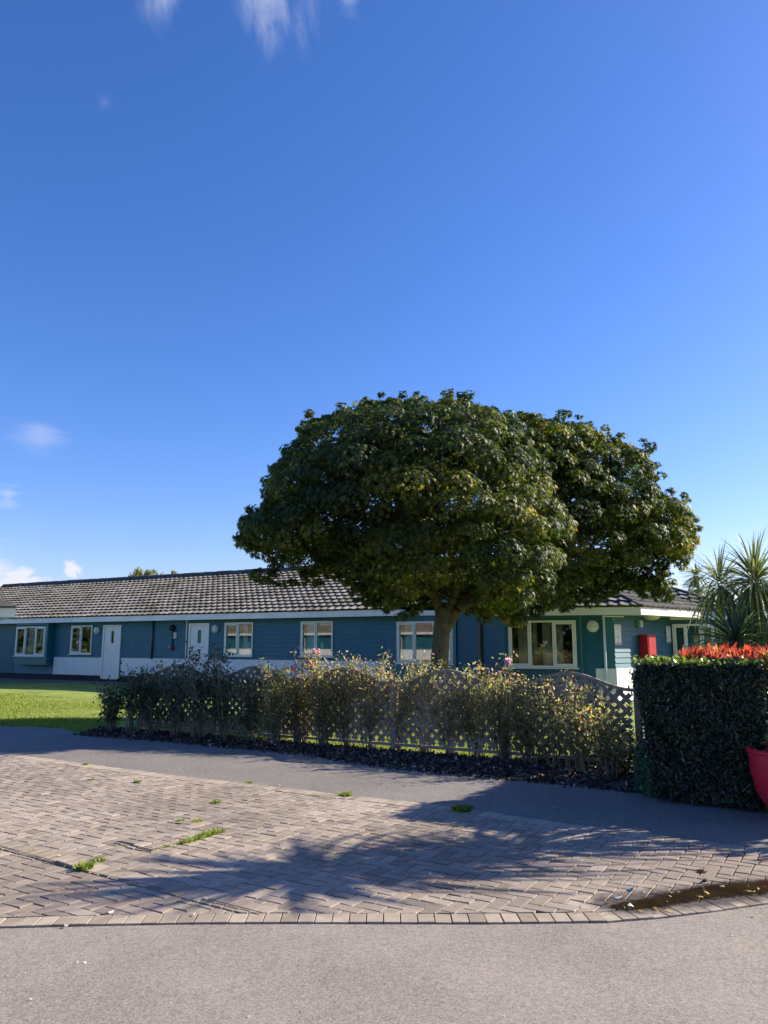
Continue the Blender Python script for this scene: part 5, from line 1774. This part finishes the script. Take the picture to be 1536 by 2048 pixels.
PY = 12.0
hA_ = at_depth(1510, 1168, PY); hB_ = at_depth(1440, 1172, PY + .5); bT = at_depth(1548, 1440, PY)
g_ = ground(1545, 1487)
cordyline('big spiky palm with drooping green leaves above the red-topped hedge', [(tuple(hA_), 300, 1.02, .019, .5, 1.45, 5, -.86), (tuple(hB_), 150, .85, .017, .5, 1.5, 6, -.95), (tuple(at_depth(1590, 1190, PY + .3)), 150, .95, .018, .5, 1.4, 8, -.9)],
          [([(g_.x + .1, PY, 0), tuple(at_depth(1538, 1320, PY)), tuple(at_depth(1518, 1250, PY)), tuple(at_depth(1500, 1205, PY)), tuple(hA_)], .10, .06),
           ([tuple(at_depth(1530, 1300, PY)), tuple(at_depth(1480, 1230, PY + .3)), tuple(hB_)], .06, .04)], loc=(g_.x, PY, 0))
lowc = at_depth(1472, 1290, 11.6)
cordyline('low dark spiky palm clump under the big palm', [((lowc.x, 11.6, lowc.z), 120, .85, .024, .5, .8, 12, -.2), ((lowc.x + .6, 12.2, lowc.z - .1), 90, .8, .024, .5, .8, 13, -.2)],
          [([(lowc.x, 11.6, 0), (lowc.x, 11.6, lowc.z * .6), (lowc.x, 11.6, lowc.z)], .05, .04)], 'palm_dark', (lowc.x, 11.6, 0))
fp = at_depth(1394, 1152, 34)
cordyline('small distant spiky palm rising behind the tiled hip roof', [(tuple(fp), 110, .85, .03, .5, .8, 20, -.7), ((fp.x - .1, 34, fp.z - .55), 90, .8, .03, .5, 1.0, 21, -.9)],
          [([(fp.x, 34, 0), (fp.x + .1, 34, fp.z * .5), tuple(fp)], .09, .06)], 'palm', (fp.x, 34, 0))
# palm just outside the frame on the right, whose leaves shade the paving
cordyline('leaning spiky palm outside the frame on the right whose shadow lies on the paving', [((5.2, 7.55, 2.95), 170, 1.2, .038, .5, .75, 31, -.5), ((5.35, 7.75, 2.3), 150, 1.0, .034, .5, .9, 32, -.6)],
          [([(5.9, 8.3, 0), (5.6, 8.0, 1.0), (5.2, 7.55, 2.9)], .10, .06)], 'palm', (5.9, 8.3, 0))

# ------------------------------------------------------------------ far trees
def simple_tree(name, label, x, y, h, spread, seed, m='willow', n=2500, ls=.3, cz=.72, trunk_r=.2, shape=OVAL):
    r_ = np.random.default_rng(seed)
    t = thing(name, label, 'tree', (x, y, 0))
    b = MB(); b.tube([(x, y, -.1), (x + .1, y, h * .4), (x - .05, y, h * .8)], [trunk_r, trunk_r * .7, trunk_r * .3], 8)
    for k in range(7):
        a = r_.uniform(0, 6.28); b.tube([(x, y, h * r_.uniform(.35, .6)), (x + math.cos(a) * spread * .5, y + math.sin(a) * spread * .5, h * .8), (x + math.cos(a) * spread * .8, y + math.sin(a) * spread * .8, h * .93)], [trunk_r * .4, trunk_r * .25, .02], 5)
    b.build('trunk', M['bark'], t, smooth=True)
    P = []; D = []
    for k in range(45):
        c = np.array([x, y, h * cz]) + unit(r_.normal(size=3)) * np.array([spread, spread, h * (1 - cz)]) * r_.random() ** .4 * .8
        rr = spread * r_.uniform(.16, .34)
        m_ = n // 45; d = unit(r_.normal(size=(m_, 3)))
        P.append(c + d * rr * r_.uniform(.5, 1.1, (m_, 1))); D.append(d)
    P = np.concatenate(P); D = np.concatenate(D); nn = len(P)
    leaf_cloud('crown', P, unit(D + r_.normal(size=(nn, 3)) * .6), ls * r_.uniform(.6, 1.3, nn), shape, M[m], t, None, np.array([0, 0, 1.6 if m == 'willow' else .4]))


p = at_depth(296, 1133, 55)
simple_tree('willow_tree', 'wispy pale green treetop peeking over the long roof ridge', p.x, 55, p.z + .1, 1.6, 41, 'willow', 3500, .28, .8, shape=LONG)
p = at_depth(352, 1140, 60)
simple_tree('garden_tree', 'tiny tuft of treetop just right of the wispy one above the ridge', p.x, 60, p.z + .0, .9, 42, 'willow', 1500, .25, .86)
simple_tree('hedgerow_tree', 'broad tree behind the camera seen only as a reflection in the window panes', 5.0, -24, 4.4, 4.5, 43, 'maple', 5000, .4, .55, .25)
simple_tree('hedgerow_tree', 'second tree behind the camera mirrored in the wide window', 13.0, -22, 5.0, 4.0, 44, 'maple', 5000, .4, .55, .25)

# unseen tree belt added behind camera and bungalows so the panes reflect dark
def belt(name, pts, h, n, ls):
    P = []
    for _ in range(n):
        i = rng.integers(0, len(pts) - 1); t = rng.random(); a_, b_ = pts[i], pts[i + 1]
        x = a_[0] + (b_[0] - a_[0]) * t; y = a_[1] + (b_[1] - a_[1]) * t
        hh = h * (.72 + .28 * math.sin(x * .21 + y * .13) * math.sin(x * .37 - y * .29 + 1))
        P.append((x + rng.normal(0, 1.6), y + rng.normal(0, 1.6), hh * rng.random() ** .75))
    P = np.array(P)
    return setp(leaf_cloud(name, P, unit(rng.normal(size=(n, 3)) + np.array([0, 0, .5])), ls * rng.uniform(.6, 1.3, n), OVAL * np.array([2, 1]), M['maple'], None, np.clip(rng.normal(.3, .15, n), 0, 1)), kind='stuff')


belt('reflection_tree_belt', [(60, -20), (30, -42), (-10, -55), (-60, -50), (-100, -20), (-110, 20), (-112, 60), (-80, 100)], 8.5, 22000, 1.1)

# ------------------------------------------------------------------ grass
def blades(name, region, N, h, label=None, cat=None, kind='stuff', m='blade', z=0.0, dens=None):
    xs = [p[0] for p in region]; ys = [p[1] for p in region]
    out = []
    while len(out) < N:
        x, y = rng.uniform(min(xs), max(xs)), rng.uniform(min(ys), max(ys))
        if in_poly((x, y), region) and (dens is None or rng.random() < dens(x, y)): out.append((x, y))
    P = np.array(out); n = N
    az = rng.uniform(0, 6.28, n); hh = h * rng.uniform(.5, 1.4, n); w = rng.uniform(.0025, .005, n) * (1 + h * 10)
    sd = np.stack([np.cos(az), np.sin(az), np.zeros(n)], 1)
    ln = np.stack([-np.sin(az), np.cos(az), np.zeros(n)], 1) * (rng.normal(0, .5, n) * hh)[:, None]
    B = np.concatenate([P, np.full((n, 1), z - .01)], 1)
    V = np.stack([B - sd * w[:, None], B + sd * w[:, None], B + sd * (w * .7)[:, None] + ln * .4 + np.array([0, 0, 1]) * (hh * .6)[:, None], B + ln + np.array([0, 0, 1]) * hh[:, None], B - sd * (w * .7)[:, None] + ln * .4 + np.array([0, 0, 1]) * (hh * .6)[:, None]], 1)
    o = np_mesh(name, V.reshape(-1, 3), [(0, 1, 2, 3, 4)], 5, n, M[m], None, rng.random(n))
    return setp(o, label, cat, None, kind)


left_lawn = [G(-60, 1449), G(60, 1450), G(130, 1458), G(165, 1466), G(205, 1468), G(250, 1440), G(250, 1400), G(-60, 1380)]
blades('grass', left_lawn, 45000, .035, z=-.03, dens=lambda x, y: min(1, (12.5 / y) ** 2.5))
behind = [(FT(s, q, 0).x, FT(s, q, 0).y) for s, q in ((-7, -.1), (3.5, -.1), (3.5, -3.5), (-7, -3.5))]
blades('grass', behind, 26000, .05, z=-.03)


def tuft(px, py, rad, n, h, label, spread=(1, 1), m='blade'):
    c = ground(px, py); 
    reg = [(c.x + rad * spread[0] * math.cos(a), c.y + rad * spread[1] * math.sin(a)) for a in np.linspace(0, 6.28, 12)[:-1]]
    o = blades('weed_tuft', reg, n, h, label, 'weed', None, m, z=.014)
    o['group'] = 'weeds growing in the paving joints'
    return o


tuft(168, 1742, .06, 260, .045, 'bright tuft of grass at the end of the pale crossing course, nearest the left')
tuft(196, 1726, .05, 120, .03, 'thin grass tuft beside the pale crossing course')
def tuftline(p0, p1, w, n, h, label):
    a_, b_ = ground(*p0), ground(*p1); d = (b_ - a_).normalized(); nn_ = Vector((-d.y, d.x, 0)) * w
    reg = [tuple((a_ - nn_ * .5)[:2]), tuple((b_ - nn_)[:2]), tuple((b_ + nn_)[:2]), tuple((a_ + nn_ * .5)[:2])]
    o = blades('weed_tuft', reg, n, h, label, 'weed', None, 'blade', z=.014); o['group'] = 'weeds growing in the paving joints'


tuftline((362, 1692), (440, 1666), .055, 420, .036, 'largest patch of grass along the right front joint of the inspection cover')
tuftline((300, 1705), (365, 1690), .02, 150, .02, 'thin grass trailing left of the largest patch on the cover')
tuftline((262, 1697), (304, 1706), .014, 80, .014, 'sparse moss line at the front corner of the inspection cover')
tuft(432, 1608, .05, 160, .03, 'small tuft under the thin curved shadow line')
tuft(395, 1646, .05, 120, .025, 'small tuft behind the inspection cover')
tuft(360, 1644, .04, 90, .02, 'tiny tuft left behind the inspection cover')
tuft(692, 1593, .07, 300, .035, 'dark weed tuft in the pale edging course left of centre')
tuft(925, 1624, .09, 420, .05, 'dark green tuft filling a missing edging block right of centre')
tuft(275, 1567, .04, 130, .03, 'small tuft of grass at the back left of the paving')
tuft(180, 1562, .04, 90, .02, 'faint tuft at the far left of the paving')
tuft(63, 1706, .04, 90, .015, 'mossy tuft at the left end of the crossing course')
tuft(498, 1567, .04, 90, .02, 'small tuft at the inner side of the rear edging')
tuft(172, 1531, .05, 120, .025, 'tuft by the rear edging in the tree shadow')

# joint gaps and lifted blocks around the cover
b = MB()
for (p0, p1, w) in ((cov[0], cov[1], .012), (G(110, 1728), G(160, 1744), .018), (G(0, 1697), G(108, 1728), .006), (G(170, 1747), G(330, 1785), .005), (G(415, 1805), G(525, 1833), .007)):
    d = Vector((p1[0] - p0[0], p1[1] - p0[1], 0)); n_ = Vector((-d.y, d.x, 0)).normalized() * w
    a = Vector((p0[0], p0[1], .0215)); c = Vector((p1[0], p1[1], .0215))
    b.add([a - n_, c - n_, c + n_ * .6, a + n_ * .9], [(0, 1, 2, 3)])
setp(b.build('open_joint', M['dark']), kind='structure')

# ------------------------------------------------------------------ puddle
def blob(outline, z, m, name, jit=.012):
    pts = [ground(px, py) for px, py in outline]
    out = []
    n = len(pts)
    for i in range(n):
        a, c = pts[i], pts[(i + 1) % n]
        for k in range(6):
            q = a.lerp(c, k / 6) + Vector((rng.normal(0, jit), rng.normal(0, jit), 0)); out.append((q.x, q.y))
    return sheet(name, out, z, m)


pud = [(1212, 1820), (1245, 1806), (1290, 1797), (1325, 1786), (1370, 1779), (1400, 1770), (1450, 1766), (1500, 1764), (1590, 1757), (1640, 1770), (1590, 1786), (1540, 1797), (1460, 1804), (1400, 1811), (1350, 1820), (1290, 1827), (1240, 1827)]
mid_l = [(1235, 1819), (1300, 1812), (1400, 1792), (1500, 1780), (1625, 1768)]
pts = [ground(px, py) for px, py in pud]; ml_ = [ground(px, py) for px, py in mid_l]
ring = []
for i in range(len(pts)):
    p0, p1, p2, p3 = pts[i - 1], pts[i], pts[(i + 1) % len(pts)], pts[(i + 2) % len(pts)]
    for k in range(8):
        t = k / 8
        q = 0.5 * ((2 * p1) + (p2 - p0) * t + (2 * p0 - 5 * p1 + 4 * p2 - p3) * t * t + (-p0 + 3 * p1 - 3 * p2 + p3) * t ** 3)
        ring.append(Vector((q.x + rng.normal(0, .007), q.y + rng.normal(0, .006), .0185)))
def near_mid(p):
    best = None
    for i in range(len(ml_) - 1):
        a_, b_ = ml_[i], ml_[i + 1]; t = max(0, min(1, (p - a_).dot(b_ - a_) / (b_ - a_).length_squared)); q = a_ + (b_ - a_) * t
        if best is None or (p - q).length < (p - best).length: best = q
    return Vector((best.x, best.y, p.z))
V = []; F = []; AT = []
n = len(ring)
for lev, at_ in ((0.0, 0.0), (.25, .45), (.55, 1.0), (1.0, 1.0)):
    for p in ring: V.append(tuple(p.lerp(near_mid(p), lev))); AT.append(at_)
for r in range(3):
    for i in range(n):
        j2 = (i + 1) % n; F.append((r * n + i, r * n + j2, (r + 1) * n + j2, (r + 1) * n + i))
me = bpy.data.meshes.new('puddle'); me.from_pydata(V, [], F); me.materials.append(M['water'])
at = me.attributes.new('film', 'FLOAT', 'POINT'); at.data.foreach_set('value', np.array(AT, dtype=np.float32))
for pl_ in me.polygons: pass
o = bpy.data.objects.new('puddle', me); COL.objects.link(o); setp(o, kind='structure')
if me.polygons[0].normal.z < 0: me.flip_normals()

# ------------------------------------------------------------------ litter: fallen leaves, scraps, crumbs
def fallen(px, py, size, label, m='deadleaf', group=None, rn=None, z=.022, shape=MAPLE, tilt=.25, cat='fallen leaf', name='fallen_leaf', fold=.35):
    c = ground(px, py)
    o = leaf_cloud(name, np.array([[c.x, c.y, z]]), unit(np.array([[0, 0, 1.0]]) + rng.normal(size=(1, 3)) * tilt), np.array([size]), shape, M[m] if m in M else m, None, np.array([rn if rn is not None else rng.random()]), None, fold)
    return setp(o, label, cat, group)


fallen(1404, 1748, .085, 'curled brown leaf lying behind the puddle', rn=.02, z=.035, tilt=.5, fold=.9)
fallen(1524, 1728, .075, 'dark dry leaf at the right edge near the edging course', rn=0.0, z=.03, tilt=.6)
fallen(1278, 1715, .06, 'pale straw-like leaf right of the shadow tip', rn=.9)
M['scrap'] = mat('pale paper scrap', (.50, .49, .43), .7)
M['scrap_green'] = mat('mint paper scrap', (.28, .42, .30), .7)
fallen(1258, 1785, .075, 'mint green scrap at the left end of the puddle', 'scrap_green', z=.03, tilt=.4, cat='litter', name='paper_scrap', shape=OVAL * np.array([1.8, .9]), fold=.8)
fallen(1238, 1801, .06, 'white torn scrap at the left end of the puddle', 'scrap', z=.03, tilt=.4, cat='litter', name='paper_scrap', shape=OVAL * np.array([1.8, .9]), fold=.8)
fallen(1408, 1766, .055, 'white scrap on the back rim of the puddle', 'scrap', z=.03, tilt=.4, cat='litter', name='paper_scrap', shape=OVAL * np.array([1.8, .9]), fold=.8)
fallen(1262, 1819, .05, 'cream scrap standing in the front of the puddle', 'scrap', z=.035, tilt=.9, cat='litter', name='paper_scrap', shape=OVAL * np.array([1.8, .9]), fold=.8)
fallen(410, 1803, .05, 'white scrap on the paving by the long left shadow', 'scrap', z=.03, tilt=.6, cat='litter', name='paper_scrap', shape=OVAL * np.array([1.8, .9]), fold=.8)
fallen(222, 1829, .05, 'bluish white scrap near the front edging on the left', 'scrap', z=.025, cat='litter', name='paper_scrap', shape=OVAL * np.array([1.8, .9]), fold=.8)
fallen(194, 1810, .035, 'small white scrap at front left of the paving', 'scrap', z=.025, cat='litter', name='paper_scrap', shape=OVAL * np.array([1.8, .9]), fold=.8)
fallen(133, 1856, .03, 'white fleck on the front edging course at the left', 'scrap', z=.02, cat='litter', name='paper_scrap', shape=OVAL * np.array([1.8, .9]), fold=.8)
pl = [((1355, 1790), 'small yellow leaf in the middle of the puddle'), ((1280, 1828), 'orange leaf at the front left rim of the puddle'), ((1335, 1827), 'pair leaf, golden, at the front rim of the puddle'),
      ((1308, 1823), 'yellow curled leaf by the front rim, left of the golden one'), ((1446, 1778), 'orange leaf at the back of the puddle, toward the right'), ((1418, 1793), 'pale leaf in the right half of the puddle'),
      ((1215, 1811), 'straw coloured leaf at the far left tip of the puddle'), ((1402, 1799), 'ochre leaf near the front of the puddle, right half'), ((1345, 1791), 'light brown leaf floating at the back left of the puddle'), ((1500, 1788), 'small leaf in the puddle close to the right edge')]
for (px, py), lab in pl: fallen(px, py, rng.uniform(.03, .05), lab, group='small leaves in the puddle', rn=rng.uniform(.2, .9))


def grit(name, pix, s0, s1, m, z, kindm=OVAL):
    P = []
    for px, py in pix:
        g = ground(px, py); P.append((g.x, g.y, z))
    P = np.array(P); n = len(P)
    return setp(leaf_cloud(name, P, unit(np.array([0, 0, 1.0]) + rng.normal(size=(n, 3)) * .3), rng.uniform(s0, s1, n), kindm, M[m], None, rng.uniform(.2, 1, n)), kind='stuff')


grit('leaf_litter', [(rng.uniform(10, 1530), rng.uniform(1560, 1840)) for _ in range(130)], .008, .03, 'deadleaf', .024)
grit('litter_crumbs', [(rng.uniform(1150, 1536), rng.uniform(1690, 1840)) for _ in range(160)], .006, .02, 'chip', .024)
grit('road_grit', [(rng.uniform(0, 1536), rng.uniform(1862, 2046)) for _ in range(160)], .003, .007, 'scrap', .004, OVAL * np.array([2, 1]))
grit('road_flakes', [(62, 2000), (498, 2035), (600, 2027), (395, 1906), (678, 1932), (1464, 1872), (1300, 2012), (1170, 2040), (155, 1926), (170, 1927)], .009, .016, 'scrap', .006, OVAL * np.array([2, 1]))
grit('path_litter', [(x, 1500 + x * .085 + rng.uniform(-12, 40)) for x in rng.uniform(300, 1200, 60)], .01, .03, 'deadleaf', .012)
